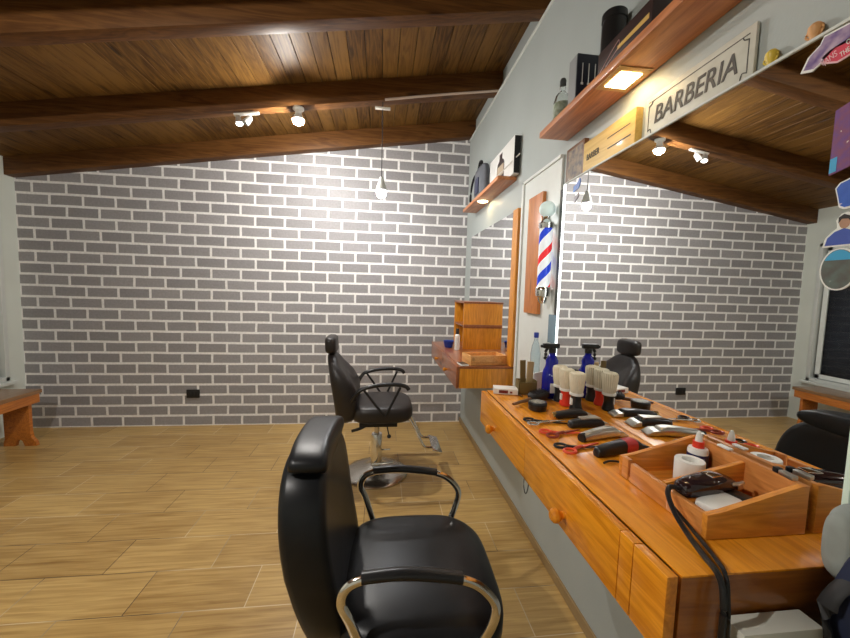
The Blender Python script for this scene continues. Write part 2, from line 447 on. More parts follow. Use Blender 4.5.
def text_mesh(name, s, size, loc, rot, mat, parent, extr=.0006, width=None, shear=0, bold=0):
    cu = bpy.data.curves.new(name, 'FONT'); cu.body = s; cu.size = size; cu.extrude = extr; cu.shear = shear
    cu.align_x = 'CENTER'; cu.align_y = 'CENTER'; cu.offset = bold
    tmp = bpy.data.objects.new('t', cu); COL.objects.link(tmp)
    dg = bpy.context.evaluated_depsgraph_get(); dg.update()
    me = bpy.data.meshes.new_from_object(tmp.evaluated_get(dg)); me.name = name
    bpy.data.objects.remove(tmp); bpy.data.curves.remove(cu)
    if width:
        xs = [v.co.x for v in me.vertices]; k = width/(max(xs)-min(xs))
        for v in me.vertices: v.co.x *= k
    me.materials.clear(); me.materials.append(mat)
    o = bpy.data.objects.new(name, me); COL.objects.link(o); o.parent = parent
    o.matrix_local = Matrix.Translation(loc) @ rot.to_4x4()
    return o
# lettering on the right-hand wall: reads towards the camera (-y), faces -x
WALLTEXT = Matrix(((0, 0, -1), (-1, 0, 0), (0, 1, 0)))

# ------------------------------------------------------------------ room
XW, YB, YF = 4.01, 3.62, -1.7
def zbeam(x): return 2.22 + .155*x
def zceil(x): return 2.37 + .155*x
struct('floor', MB().box(-.12, XW+.15, YF, YB+.12, -.08, 0), FLOOR, smooth=False)
struct('wall_back', MB().prism([(-.12,0),(XW+.15,0),(XW+.15,zceil(XW+.15)),(-.12,zceil(-.12))], 'Y', YB, YB+.12), BRICK, smooth=False)
w = MB(); w.box(XW, XW+.15, YF, YB, 0, 2.84); w.box(XW+.03, XW+.15, YF, YB, 2.84, 3.01)
struct('wall_right', w, WALL, smooth=False)
struct('wall_front', MB().prism([(-.12,0),(XW+.15,0),(XW+.15,zceil(XW+.15)),(-.12,zceil(-.12))], 'Y', YF-.12, YF), WALL_L, smooth=False)
WY0, WY1, WZ0, WZ1 = 1.85, 3.475, .475, 1.99
w = MB()
w.box(-.12, 0, YF, WY0, 0, 2.37); w.box(-.12, 0, WY1, YB, 0, 2.37); w.box(-.12, 0, WY0, WY1, 0, WZ0); w.box(-.12, 0, WY0, WY1, WZ1, 2.37)
struct('wall_left', w, WALL_L, smooth=False)
# ceiling: tongue and groove boards running front to back, backing above them
c = MB(); x = -.12
while x < XW+.15:
    x1 = min(x+.1015, XW+.15)
    c.prism([(x, zceil(x)), (x1, zceil(x1)), (x1, zceil(x1)+.02), (x, zceil(x)+.02)], 'Y', YF, YB, .0018)
    x += .1055
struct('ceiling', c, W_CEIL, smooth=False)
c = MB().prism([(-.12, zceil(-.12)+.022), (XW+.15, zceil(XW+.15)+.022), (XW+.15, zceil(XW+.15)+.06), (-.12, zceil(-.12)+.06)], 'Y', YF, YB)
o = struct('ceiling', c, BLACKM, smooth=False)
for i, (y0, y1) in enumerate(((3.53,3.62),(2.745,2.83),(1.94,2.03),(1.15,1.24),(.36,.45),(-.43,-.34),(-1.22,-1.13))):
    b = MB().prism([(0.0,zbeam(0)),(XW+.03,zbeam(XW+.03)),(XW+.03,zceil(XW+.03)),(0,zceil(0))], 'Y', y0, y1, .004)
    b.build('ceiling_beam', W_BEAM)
    lab = ['dark wooden beam tight against the grey brick wall, lowest in the picture',
           'wooden ceiling beam carrying the spotlights and the bare bulb',
           'wooden ceiling beam nearest the viewer, at the top edge of the picture']
    o = COL.objects[-1]
    o['kind'] = 'structure'
    o.name = 'trim_%d' % (i+1)
struct('baseboard_right', MB().box(XW-.010, XW, YF, YB, 0, .05, .002), plain('tile_skirting', (.30, .20, .09), .35))
struct('trim_8', MB().box(XW-.008, XW+.03, YF, YB, 2.826, 2.842, .002), TRIMW)
# white boarded strip between the two mirrors
t = MB(); t.box(XW-.012, XW, 1.66, 2.12, .62, 2.0, .002); t.box(XW-.022, XW-.012, 2.10, 2.125, .62, 2.0, .002); t.box(XW-.022, XW-.012, 1.66, 2.125, 1.985, 2.0, .002)
struct('trim_9', t, WHITE)

# window in the left wall
wn = thing('window_1', None, None); wn['kind'] = 'structure'
f = MB()
f.box(-.11, .012, WY1-.035, WY1, WZ0, WZ1, .003); f.box(-.11, .012, WY0, WY0+.035, WZ0, WZ1, .003)
f.box(-.11, .012, WY0, WY1, WZ0, WZ0+.035, .003); f.box(-.11, .012, WY0, WY1, WZ1-.035, WZ1, .003)
f.build('window_frame', ALU, wn)
f = MB(); ym = (WY0+WY1)/2
for a, b_, xo in ((WY0+.04, ym+.02, -.05), (ym-.02, WY1-.052, -.025)):
    f.box(xo-.02, xo, a, a+.045, WZ0+.04, WZ1-.04, .003); f.box(xo-.02, xo, b_-.045, b_, WZ0+.04, WZ1-.04, .003)
    f.box(xo-.02, xo, a, b_, WZ0+.04, WZ0+.085, .003); f.box(xo-.02, xo, a, b_, WZ1-.085, WZ1-.04, .003)
f.build('sash', WHITE, wn)
f = MB(); f.box(-.062, -.058, WY0+.05, ym, WZ0+.05, WZ1-.05); f.box(-.037, -.033, ym, WY1-.06, WZ0+.05, WZ1-.05)
f.build('pane', GLASS, wn, smooth=False)
f = MB(); z = WZ0+.02
while z < WZ1-.02:
    f.box(-.108, -.095, WY0+.01, WY1-.01, z, z+.052, .004); z += .055
f.build('shutter', SHUT, wn)
f = MB(); f.box(-.01, .05, WY0-.02, WY1+.03, WZ0-.03, WZ0, .004)
struct('trim_10', f, TRIMW)

# ------------------------------------------------------------------ lamps
def bulb_thing():
    t = thing('ceiling_bulb', 'glowing bare light bulb in a socket under the middle ceiling beam', 'light bulb', (2.56, 2.775, zbeam(2.56)))
    MB().lathe([(0,0),(.03,0),(.03,-.012),(.018,-.02),(.018,-.045),(.022,-.05),(.033,-.078),(.033,-.08),(0,-.08)]).build('socket', WHITEP, t)
    MB().lathe([(0,-.0805),(.031,-.0805),(.030,-.09),(.025,-.101),(.014,-.110),(0,-.113)], seg=24).build('glass_bulb', BULB_E, t); t.scale = (1.3, 1.3, 1.05)
bulb_thing()
t = thing('ceiling_bulb', 'added fill-light bulb under the ceiling beam above the viewer, out of view', 'light bulb', (1.75, .405, zbeam(1.75)))  # added fill lamp, never in view, brightens the near floor and bricks
MB().lathe([(0,0),(.03,0),(.03,-.012),(.018,-.02),(.018,-.045),(.022,-.05),(.033,-.078),(.033,-.08),(0,-.08)]).build('socket', WHITEP, t)
MB().lathe([(0,-.0805),(.031,-.0805),(.030,-.09),(.025,-.101),(.014,-.110),(0,-.113)], seg=24).build('glass_bulb', lamp_mat('fill_bulb_glow', (1, .96, .90), 3000), t)

t = thing('pendant_lamp', 'small pendant lamp with glowing bulb on a thin black cord', 'pendant lamp', (3.155, 2.77, zbeam(3.155)))
zl = -.535
MB().rod((0,0,0), (0,0,zl+.0), .0028).build('cord', BLACKM, t)
MB().box(-.055, .055, -.012, .012, -.055, -.040, .003).build('ceiling_plate', WHITEP, t)
MB().lathe([(0,zl+.0),(.012,zl),(.018,zl-.02),(.030,zl-.05),(.040,zl-.085),(.043,zl-.10),(.041,zl-.10),(.036,zl-.08),(.02,zl-.045),(0,zl-.03)]).build('lamp_shade', plain('frosted_shade', (.75,.78,.76), .3), t)
MB().ball((0,0,zl-.115), .034, 1, 1, 1.1).build('bulb', PEND_E, t)

t = thing('track_spotlight', 'white rail with two swivel spotlights under the middle beam', 'spotlight', (2.21, 2.77, zbeam(2.21)))
MB().box(-.085, .085, -.012, .012, -.026, -.012, .003, Ry(-math.atan(.155))).build('rail', WHITEP, t)
for k, (dx, ang, on) in enumerate(((-.055, .45, 1), (.03, .6, 0))):
    M = Ry(ang if k else -.25) @ Rx(PI - .25)
    h = MB(); h.rod((dx,0,-.02), (dx,0,-.045), .005)
    c0 = Vector((dx, 0, -.04))
    h.lathe([(0,0),(.014,0),(.019,.012),(.025,.06),(.023,.06),(.017,.02),(0,.02)], c0, 20, M)
    hd = h.build('spot_head', plain('spot_grey', (.6,.6,.58), .3, .4), t)
    MB().lathe([(0,.045),(.021,.045),(.018,.052),(0,.054)], c0, 20, M).build('lens', SPOT_E if k == 0 else WHITEP, hd)
tag(MB().tube([(3.17,2.735,zbeam(3.17)-.004),(3.6,2.735,zbeam(3.6)+.004),(4.02,2.735,zbeam(4.02)+.003)], .008, smooth=3).build('cable_conduit', CONDUIT), 'pale plastic conduit running along the middle beam to the right wall', 'conduit')

# wall socket (black) in the brick wall
t = thing('wall_socket', 'black wall socket low on the grey brick wall', 'socket', (1.415, YB, .312))
MB().box(-.058, .058, -.012, 0, -.04, .04, .003).build('cover_plate', BLACKP, t)
m_ = MB()
for dx in (-.03, .0, .03): m_.box(dx-.012, dx+.012, -.015, -.011, -.022, .022, .002)
m_.build('module', BLACKM, t)

# ------------------------------------------------------------------ bench
t = thing('wooden_bench', 'orange varnished wooden bench below the window by the left wall', 'bench', (.21, 2.68, 0))
MB().box(-.20, .19, -1.0, .62, .418, .45, .004).build('seat', W_BENCHTOP, t)
MB().box(.165, .186, -.98, .60, .345, .417, .003).build('apron', W_BENCH, t)
def bench_leg(yy):
    out = [(-.035,0),(-.035,.03),(-.02,.06),(-.03,.416),(.16,.416),(.16,.12),(.165,.07),(.195,.04),(.205,0),(.115,0),(.105,.045),(.085,.06),(.06,.045),(.05,0)]
    return MB().prism(out, 'Y', yy-.014, yy+.014, .003)
bench_leg(.545).build('leg', W_BENCH, t); bench_leg(-.85).build('leg', W_BENCH, t)

# ------------------------------------------------------------------ barber chairs
def chair_base(t, r=.225, h=.31, mat=CHROME_D):
    MB().lathe([(0,0),(r,0),(r,.010),(r-.012,.020),(r*.7,.030),(.075,.052),(.055,.065),(0,.065)], seg=64).build('base_plate', mat, t)
    MB().lathe([(0,.05),(.040,.05),(.040,h-.01),(.036,h),(.0,h)], seg=36).build('column', CHROME, t)
    MB().lathe([(0,h-.01),(.018,h-.01),(.018,h+.12),(0,h+.12)], seg=24).build('piston', CHROME_D, t)

def near_chair():
    t = thing('barber_chair', 'black barber chair with chrome loop armrests in the foreground', 'barber chair', (3.256, 1.09, 0), -.03)
    chair_base(t, .225, .28)
    T = lambda x, y, z: (x-3.25, y-1.09, z)
    # seat
    def seat(u, v, w):
        cx, cy = u, v
        r2 = ((u-.06)/.24)**2 + (v/.26)**2
        z = .435 + .052*w + (.012*(1-r2*.6) if w > 0 else 0)
        if w > .5 and u > .17: z -= (u-.17)*.12
        return Vector((u, v, z))
    out = superell(.240, .262, 4.0, 56, .048, 0)
    MB().pad(out, seat, .30).build('seat', LEATHER, t, sharp=80)
    MB().box(-.16, .2, -.20, .20, .35, .388, .006).build('seat_frame', BLACKM, t)
    # backrest, leaning slightly back, centre line given by x(z)
    def xc(z): return -.224 - (z-.5)*.135 - .02*math.sin(max(0, min(1, (z-.45)/.45))*PI)
    def back(u, v, w):
        th = .062 - .008*max(0, min(1, (.60-v)/.25))
        return Vector((xc(v)+th*w+.028*(abs(u)/.22)**2.5*(.5), u, v))
    ol = []
    for i in range(60):
        a = 2*PI*i/60; c, s = math.cos(a), math.sin(a)
        hu = .238 if s > 0 else .232
        n = 3.0 if s > 0 else 4
        ol.append((hu*math.copysign(abs(c)**(2/n), c)*(1 if s > 0 else 1-.14*abs(s)), .620+.264*math.copysign(abs(s)**(2/n), s)))
    br = MB().pad(ol, back, .10, sq=1).build('backrest', LEATHER, t, sharp=80)
    def head(u, v, w):
        return Vector((xc(v)+.010+(.053-.12*max(0, v-.88))*w+.012*(abs(u)/.2)**2.5, u, v))
    MB().pad(superell(.178, .037, 2.6, 48, 0, .882), head, .30, sq=1).build('headrest', LEATHER, t, sharp=80)
    MB().tube([(-.27,-.1,.38),(-.235,-.1,.43),(-.262,-.1,.6)], .01, smooth=4).build('back_bracket', CHROME, t)
    MB().tube([(-.27,.1,.38),(-.235,.1,.43),(-.262,.1,.6)], .01, smooth=4).build('back_bracket', CHROME, t)
    loop = [(3.20,.385),(3.150,.44),(3.112,.542),(3.092,.588),(3.106,.628),(3.15,.648),(3.23,.653),(3.32,.646),(3.384,.636),(3.434,.612),(3.471,.565),(3.466,.512),(3.435,.44),(3.39,.385)]
    for s in (-1, 1):
        y = s*.262
        a = MB().tube([(x-3.25, y if z > .45 else y*(.93 if z > .4 else .72), z) for x, z in loop], .0125, 12, 6, .75, up=(0,1,0)).build('armrest', CHROME, t)
        p = [(-.11,y,.652),(-.02,y,.658),(.06,y,.652),(.135,y,.641)]
        MB().tube(p, .0165, 14, 6, .8, up=(0,0,1)).build('arm_pad', BLACKP, a)
    MB().tube([(-.2,-.12,.36),(-.27,-.16,.35),(-.31,-.2,.345)], .008, smooth=4).build('recline_lever', CHROME, t)
    return t
near_chair()

def far_chair():
    t = thing('barber_chair', 'dark brown-black reclining barber chair on a chrome base near the brick wall', 'barber chair', (3.158, 2.6, 0))
    chair_base(t, .232, .30)
    def seat(u, v, w):
        z = .492 + .055*w + .035*max(0, u)*.6 + (.012 if w > 0 else 0)*(1-(u/.26)**2)
        return Vector((u, v, z))
    MB().pad(superell(.215, .225, 4, 52, .035, 0), seat, .28).build('seat', LEATHERB, t, sharp=80)
    MB().box(-.12, .14, -.16, .16, .405, .437, .005).build('seat_frame', BLACKM, t)
    prof = [(.40,-.285,-.20),(.46,-.292,-.155),(.56,-.305,-.150),(.66,-.322,-.155),(.74,-.335,-.20),(.82,-.345,-.262),(.90,-.36,-.29),(1.02,-.372,-.30)]
    def xs(z):
        for a, b in zip(prof, prof[1:]):
            if z <= b[0] or b is prof[-1]:
                k = max(0, min(1, (z-a[0])/(b[0]-a[0]))); return a[1]+(b[1]-a[1])*k, a[2]+(b[2]-a[2])*k
    def back(u, v, w):
        lo, hi = xs(v)
        return Vector(((lo+hi)/2+(hi-lo)/2*w + .03*(abs(u)/.21)**2, u, v))
    ol = []
    for i in range(60):
        a = 2*PI*i/60; c, s = math.cos(a), math.sin(a)
        k = (.62+.38*(1-max(0, s)**1.6))
        ol.append((.212*k*math.copysign(abs(c)**.62, c), .655+.245*math.copysign(abs(s)**.62, s)))
    MB().pad(ol, back, .26).build('backrest', LEATHERB, t, sharp=80)
    MB().pad(superell(.115, .062, 4, 40, 0, .955), lambda u, v, w: Vector((-.326-(v-.95)*.05+.036*w, u, v)), .4).build('headrest', LEATHERB, t, sharp=80)
    for s in (-1, 1):
        y = s*.245
        a = MB().tube([(-.17,y*.85,.60),(-.125,y,.672),(-.085,y,.700),(.02,y,.722),(.13,y,.724),(.185,y,.712),(.205,y,.690)], .017, 12, 5, .8).build('armrest', BLACKP, t)
        st = MB(); st.rod((.15,y,.705), (.055,y*.9,.50), .008); st.rod((-.09,y,.69), (.05,y*.9,.50), .008)
        st.build('arm_strut', BLACKM, a)
    f_ = MB().box(.395, .465, -.14, .14, .205, .217, .004, Ry(.25)).build('footrest', CHROME, t)
    for y in (-.09, .09): MB().tube([(.15,y,.43),(.20,y,.46),(.255,y,.395),(.315,y,.275),(.345,y,.23),(.40,y,.222)], .009, 10, 5).build('footrest_tube', CHROME, f_)
    MB().tube([(-.03,-.1,.425),(-.1,-.15,.40),(-.17,-.17,.385)], .010, smooth=3).build('recline_lever', BLACKM, t)
    kb = MB(); kb.rod((.07,-.15,.41), (.082,-.17,.355), .004); kb.ball((.084,-.172,.345), .014); kb.build('adjuster_knob', BLACKM, t)
    pd = MB(); pd.tube([(-.03,-.05,.09),(.06,-.10,.12),(.12,-.12,.135)], .006, smooth=3); pd.tube([(-.03,.03,.15),(.05,.0,.175),(.10,-.02,.185)], .005, smooth=3); pd.build('pump_pedal', CHROME, t)
    return t
far_chair()

# ------------------------------------------------------------------ big counter
CZ, CF, CY0, CY1, CB = .915, 3.617, .476, 1.53, .778
t = thing('wall_counter', 'long orange varnished wall counter with drawers under the big mirror', 'counter', (3.82, 1.0, .778))
L_ = lambda x: x-3.82
def lb(mb, x0, x1, y0, y1, z0, z1, bev=.003, **k): return mb.box(x0-3.82, x1-3.82, y0-1.0, y1-1.0, z0-.778, z1-.778, bev, **k)
top = MB()
lb(top, 3.642, XW-.001, CY0, CY1, CZ-.004, CZ, .001)
top.build('countertop', W_COUNTER, t)
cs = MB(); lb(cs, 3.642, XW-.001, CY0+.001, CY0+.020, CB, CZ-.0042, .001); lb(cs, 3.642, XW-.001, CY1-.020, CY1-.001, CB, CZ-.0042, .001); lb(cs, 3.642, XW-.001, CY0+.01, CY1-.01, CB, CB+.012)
cs.build('carcass', W_COUNTER_SHADE, t)
seg = [(1.0345, 1.528, 'drawer', 1.33), (.5895, 1.033, 'drawer', .785)]
for a, b_, nm, ky in seg:
    d = MB(); lb(d, CF, 3.636, a, b_, CB, CZ-.001, .0012); d = d.build(nm, W_COUNTER, t)
    k = MB().lathe([(0,.034),(.010,.034),(.0165,.028),(.0175,.02),(.012,.012),(.008,.006),(.009,0),(0,0)], (L_(CF), ky-1.0, .815-.778+.002), 24, Matrix(((0,0,-1),(0,1,0),(1,0,0))))
    k.build('knob', W_COUNTER, d)
for a, b_ in ((.5535, .5875), (.477, .5515)):
    d = MB(); lb(d, CF, 3.636, a, b_, CB, CZ-.001, .0012); d.build('front_panel', W_COUNTER, t)

# ------------------------------------------------------------------ big mirror with LED edge
MX, MY0, MY1, MZ1 = 3.965, .500, 1.556, 1.832
t = thing('wall_mirror', 'large wall mirror with a glowing white left strip and a frosted near edge above the long counter', 'mirror', (MX, 1.034, CZ+.001))
q = lambda y: y-1.034
zz = lambda z: z-(CZ+.001)
MB().box(.006, XW-.001-MX, q(MY0+.01), q(MY1-.01), zz(.918), zz(MZ1-.002), .001).build('mirror_box', DKGREY, t)
MB().box(0, .005, q(MY0+.008), q(MY1-.010), 0, zz(MZ1)-.004, 0).build('mirror_glass', MIRROR, t, smooth=False)
MB().box(.0-.002, .03, q(MY1-.010), q(MY1+.006), 0, zz(MZ1), .002).build('led_strip', LED_E, t)
MB().box(.0-.002, .03, q(MY0-.002), q(MY0+.008), 0, zz(MZ1), .002).build('frosted_edge', plain('frosted_edge', (.62,.74,.62), .3, emit=(.8,1,.85), es=.12), t)  # plain glass edge, no lamp; a faint glow is put into its material
MB().box(-.003, .03, q(MY0), q(MY1), zz(MZ1)-.003, zz(MZ1)+.003, .001).build('top_edge', TRIMW, t)
MB().box(.02, XW-.002-MX, q(MY1+.007), q(MY1+.075), 0, zz(MZ1)-.004, .002).build('side_profile', DKGREY, t)
tag(MB().box(3.972, 4.0, 1.575, 1.66, 1.115, 1.25, .004).build('switch_box', BLUEG), 'blue-grey box fixed below the barber pole beside the big mirror', 'switch box')

# signs and ornaments standing on the mirror box
t = thing('tin_sign', 'aged white tin sign lettered BARBERIA above the big mirror', 'sign', (3.998, .942, MZ1+.004))
MB().box(.0, .008, -.172, .172, 0, .134, .001).build('plate', SIGNM, t)
bd = MB()
for a in ((-.158,.158,.116,.118),(-.158,.158,.016,.018)): bd.box(-.001, .0, a[0], a[1], a[2], a[3])
bd.box(-.001, 0, -.158, -.156, .03, .105); bd.box(-.001, 0, .156, .158, .03, .105)
for sy in (-1, 1):
    for z0 in (.105, .03):
        bd.tube([(-.001, sy*.158, z0), (-.001, sy*.146, z0+.004), (-.001, sy*.142, z0+(.012 if z0 > .1 else -.012))], .0012, 6, 3)
bd.build('border', SIGNT, t, smooth=False)
text_mesh('lettering', 'BARBERIA', .074, (-.001, 0.0, .066), WALLTEXT, SIGNT, t, width=.265, shear=.15, bold=.0008)
t = thing('wooden_sign_block', 'yellow wooden sign block with small lettering beside the tin sign', 'sign', (3.985, 1.297, MZ1+.004))
MB().box(0, .042, -.155, .155, 0, .128, .003).build('block', YELW, t)
gl = MB(); gl.box(-.001, .0, -.135, -.01, .046, .05); gl.box(-.001, 0, -.13, -.005, .085, .0875)
gl.build('engraved_line', SIGNT, t, smooth=False)
text_mesh('lettering', 'BARBER', .034, (-.001, .085, .062), WALLTEXT, SIGNT, t, width=.085)
t = thing('framed_picture', 'small dark picture leaning at the left end of the mirror top', 'picture', (3.99, 1.530, 1.838))
MB().box(0, .02, -.072, .072, 0, .155, .002).build('frame', BROWN, t)
MB().box(-.001, .001, -.06, .06, .014, .142).build('print', PICT, t, smooth=False)

def figurine(name, label, y, mat, sc):
    m = MB()
    m.lathe([(0,0),(.014,0),(.015,.008),(.009,.014),(.008,.022),(.013,.036),(.017,.046),(.016,.058),(.009,.066),(0,.068)], (0,0,0), 18, Matrix.Scale(sc, 3))
    m.ball((-.010*sc, .006*sc, .05*sc), .004*sc); m.ball((-.010*sc, -.006*sc, .05*sc), .004*sc)
    m.tube([(0,.012*sc,.03*sc),(-.004*sc,.02*sc,.04*sc),(0,.016*sc,.052*sc)], .003*sc, 8, 3); m.tube([(0,-.012*sc,.03*sc),(-.004*sc,-.02*sc,.04*sc),(0,-.016*sc,.052*sc)], .003*sc, 8, 3)
    o = m.build(name, mat); o.location = (4.0, y, MZ1+.004); return tag(o, label, 'ornament')
figurine('small_trophy', 'small yellow trophy ornament on top of the big mirror', .732, YELLOW, .72)
figurine('small_ornament', 'small orange ornament on the mirror top above the skate sticker', .652, SKIN, .72)

# ------------------------------------------------------------------ stickers on the mirror (thin printed vinyl)
SX = MX-.0012
def sticker(label, layers, name='sticker'):
    cy = sum(p[0] for p in layers[0][0])/len(layers[0][0]); cz = sum(p[1] for p in layers[0][0])/len(layers[0][0])
    t = thing(name, label, 'sticker', (SX, cy, cz), group='stickers on the big mirror')
    for k, (poly, mat, nm) in enumerate(layers):
        MB().prism([(y-cy, z-cz) for y, z in poly], 'X', -.0004*(k+1), -.0004*k+.0008*(k == 0)).build(nm, mat, t, smooth=False)
    return t
def ell(cy, cz, ry, rz, n=28): return [(cy+ry*math.cos(2*PI*i/n), cz+rz*math.sin(2*PI*i/n)) for i in range(n)]
def grow(p, k):
    cy = sum(a[0] for a in p)/len(p); cz = sum(a[1] for a in p)/len(p)
    return [(cy+(a-cy)*k, cz+(b-cz)*k) for a, b in p]
p1 = ell(.628, 1.775, .026, .042)
sticker('purple skateboard deck sticker with white outline on the upper mirror corner', [(grow([(.641,1.781),(.631,1.803),(.613,1.815),(.608,1.827),(.591,1.826),(.55,1.824),(.55,1.79),(.588,1.794),(.604,1.783),(.622,1.774)],1.03), WHITEP, 'outline'), (grow([(.641,1.781),(.631,1.803),(.613,1.815),(.608,1.827),(.591,1.826),(.55,1.824),(.55,1.79),(.588,1.794),(.604,1.783),(.622,1.774)],.9), STK_PURP, 'print')])
rd = [(.613,1.790),(.600,1.797),(.569,1.802),(.545,1.806),(.545,1.768),(.566,1.769),(.585,1.767),(.605,1.777)]
s_ = sticker('red and pink slogan sticker on the upper right of the mirror', [(rd, STK_PINK, 'outline'), (grow(rd,.86), STK_RED, 'print')])
text_mesh('lettering', 'VANS', .016, (-.0012, .018, -.004), WALLTEXT @ Rz(.28), STK_PINK, s_, .0003, width=.024)
text_mesh('lettering', 'OFF\nTHE WALL', .013, (-.0012, -.014, .003), WALLTEXT @ Rz(.28), WHITEP, s_, .0003, width=.036)
sticker('upright colourful poster sticker on the right of the mirror', [([(.578,1.57),(.578,1.682),(.522,1.70),(.522,1.585)], STK_MIX, 'print'), ([(.578,1.573),(.578,1.598),(.568,1.60),(.568,1.575)], STK_SKY, 'blue_corner')])
cp = [(.558,1.510),(.562,1.528),(.566,1.544),(.560,1.553),(.55,1.556),(.535,1.562),(.522,1.556),(.522,1.508),(.55,1.505)]
sticker('blue and yellow cut-out sticker with white edge below the poster sticker', [(cp, WHITEP, 'outline'), (grow(cp,.88), STK_BLUE, 'print')])
man = [(.576,1.442),(.573,1.458),(.562,1.470),(.557,1.474),(.559,1.488),(.553,1.498),(.544,1.500),(.536,1.494),(.534,1.480),(.537,1.472),(.522,1.468),(.520,1.442)]
sticker('cut-out sticker of a dark-haired man in a blue shirt', [(man, WHITEP, 'outline'), (grow([(.573,1.444),(.570,1.458),(.560,1.468),(.547,1.473),(.535,1.468),(.522,1.465),(.522,1.444)],.97), STK_SHIRT, 'shirt'), (ell(.5465,1.482,.0075,.010,18), STK_FACE, 'face'), ([(.555,1.482),(.5555,1.492),(.548,1.497),(.540,1.493),(.538,1.483),(.542,1.488),(.551,1.489)], STK_HAIR, 'hair')])
rs = sticker('round landscape sticker with white rim on the right of the mirror', [(ell(.549,1.402,.027,.037), WHITEP, 'rim'), (ell(.549,1.402,.0245,.0345), STK_LAND, 'print'), ([(.549+.0235*math.cos(a), 1.402+.0335*math.sin(a)) for a in [PI*.16+PI*.68*i/10 for i in range(11)]], STK_SKY, 'sky')])
b1 = [(1.478,1.775),(1.478,1.80),(1.455,1.803),(1.432,1.822),(1.425,1.812),(1.428,1.795),(1.44,1.782)]
sticker('small blue logo sticker in the top left corner of the mirror', [(b1, STK_CYAN, 'print')])
b2 = [(1.47,1.74),(1.466,1.755),(1.45,1.758),(1.436,1.765),(1.432,1.75),(1.445,1.742),(1.462,1.728)]
sticker('small grey logo sticker just below the blue logo sticker', [(b2, plain('grey_print', (.16,.13,.14), .4), 'print')])

# ------------------------------------------------------------------ barber pole on its board
t = thing('mounting_board', 'upright orange wooden board on the wall behind the barber pole', 'board', (XW-.013, 1.895, 1.55))
MB().box(-.02, 0, -.088, .088, -.31, .32, .003).build('board', wood('orange_board', (.44,.12,.02), (.66,.24,.05), 'Z', 1.1, .35, .3), t)
PX, PY = 3.952, 1.69
t = thing('barber_pole', 'barber pole with red and blue stripes and a pale globe', 'barber pole', (PX, PY, 1.30))
MB().lathe([(0,-.005),(.014,0),(.022,.012),(.026,.03),(.034,.036),(.036,.05),(.036,.075),(.033,.08),(0,.08)], seg=32).build('lower_cap', CHROME, t)
o = MB().lathe([(.031,-.14),(.031,.14)], seg=48).build('striped_cylinder', mat_stripes(), t); o.location = (0,0,.22)
MB().lathe([(0,.36),(.034,.36),(.036,.366),(.036,.385),(.030,.392),(.022,.398),(.018,.41),(.02,.415),(0,.415)], seg=32).build('upper_cap', CHROME, t)
MB().ball((0,0,.452), .038).build('globe', plain('pale_globe', (.62,.74,.72), .2, emit=(.7,.85,.82), es=.25), t)
for z in (.372, .055): MB().box(-.012, XW-.014-PX, -.008, .008, z, z+.012, .002).build('wall_bracket', CHROME, t)

# ------------------------------------------------------------------ small mirror, small counter
SMX = 3.99
t = thing('wall_mirror', 'smaller wall mirror with an orange wooden side frame above the drawer unit', 'mirror', (SMX, 2.75, .889))
MB().box(0, .005, -.52, .58, 0, .968, 0).build('mirror_glass', MIRROR, t, smooth=False)
MB().box(.006, XW-.001-SMX, -.52, .58, 0, .968, .001).build('backing', BROWN, t)
MB().box(-.012, XW-.001-SMX, -.605, -.521, -.0, .972, .003).build('frame_stile', W_CAB, t)

SZ, SF, SY0, SY1, SB = .887, 3.64, 2.165, 3.28, .748
t = thing('wall_counter', 'small wall-mounted drawer unit under the smaller mirror near the brick wall', 'counter', (3.82, 2.72, SB))
def sb(mb, x0, x1, y0, y1, z0, z1, bev=.003): return mb.box(x0-3.82, x1-3.82, y0-2.72, y1-2.72, z0-SB, z1-SB, bev)
m_ = MB(); sb(m_, 3.66, XW-.001, SY0, SY1, SZ-.014, SZ, .002); m_.build('countertop', W_DARKCAB, t)
m_ = MB(); sb(m_, 3.66, XW-.001, SY0+.004, SY0+.022, SB, SZ-.014); sb(m_, 3.66, XW-.001, SY1-.022, SY1-.004, SB, SZ-.014); sb(m_, 3.66, XW-.001, SY0+.01, SY1-.01, SB, SB+.012); m_.build('carcass', W_CAB, t)
for a, b_, ky in ((2.167, 2.72, 2.487), (2.723, 3.278, 2.9)):
    m_ = MB(); sb(m_, SF, 3.657, a, b_, SB, SZ, .002); d = m_.build('drawer', W_DARKCAB, t)
    MB().lathe([(0,.028),(.008,.028),(.013,.022),(.013,.015),(.008,.008),(.008,0),(0,0)], (SF-3.82, ky-2.72, .80-SB), 20, Matrix(((0,0,-1),(0,1,0),(1,0,0)))).build('knob', W_CAB, d)

t = thing('storage_cabinet', 'open-fronted orange wooden box cabinet standing on the small drawer unit', 'cabinet', (3.915, 3.03, SZ))
m_ = MB()
m_.box(-.085, .084, -.19, -.172, 0, .37, .002)
m_.build('side_panel', W_CAB, t); MB().box(-.085, .084, .172, .19, 0, .37, .002).build('side_panel', W_CAB, t)
m_ = MB(); m_.box(-.088, .084, -.194, .194, .37, .384, .002); m_.build('top', W_DARKCAB, t)
m_ = MB(); m_.box(-.083, .08, -.172, .172, .18, .195, .002); m_.box(-.083, .08, -.172, .172, 0.0, .014, .002); m_.build('shelf', W_DARKCAB, t)
MB().box(.072, .083, -.172, .172, .014, .37, .001).build('back_panel', W_DARKCAB, t)
MB().box(-.086, .084, -.197, -.1905, .172, .20, .002).build('batten', W_DARKCAB, t)

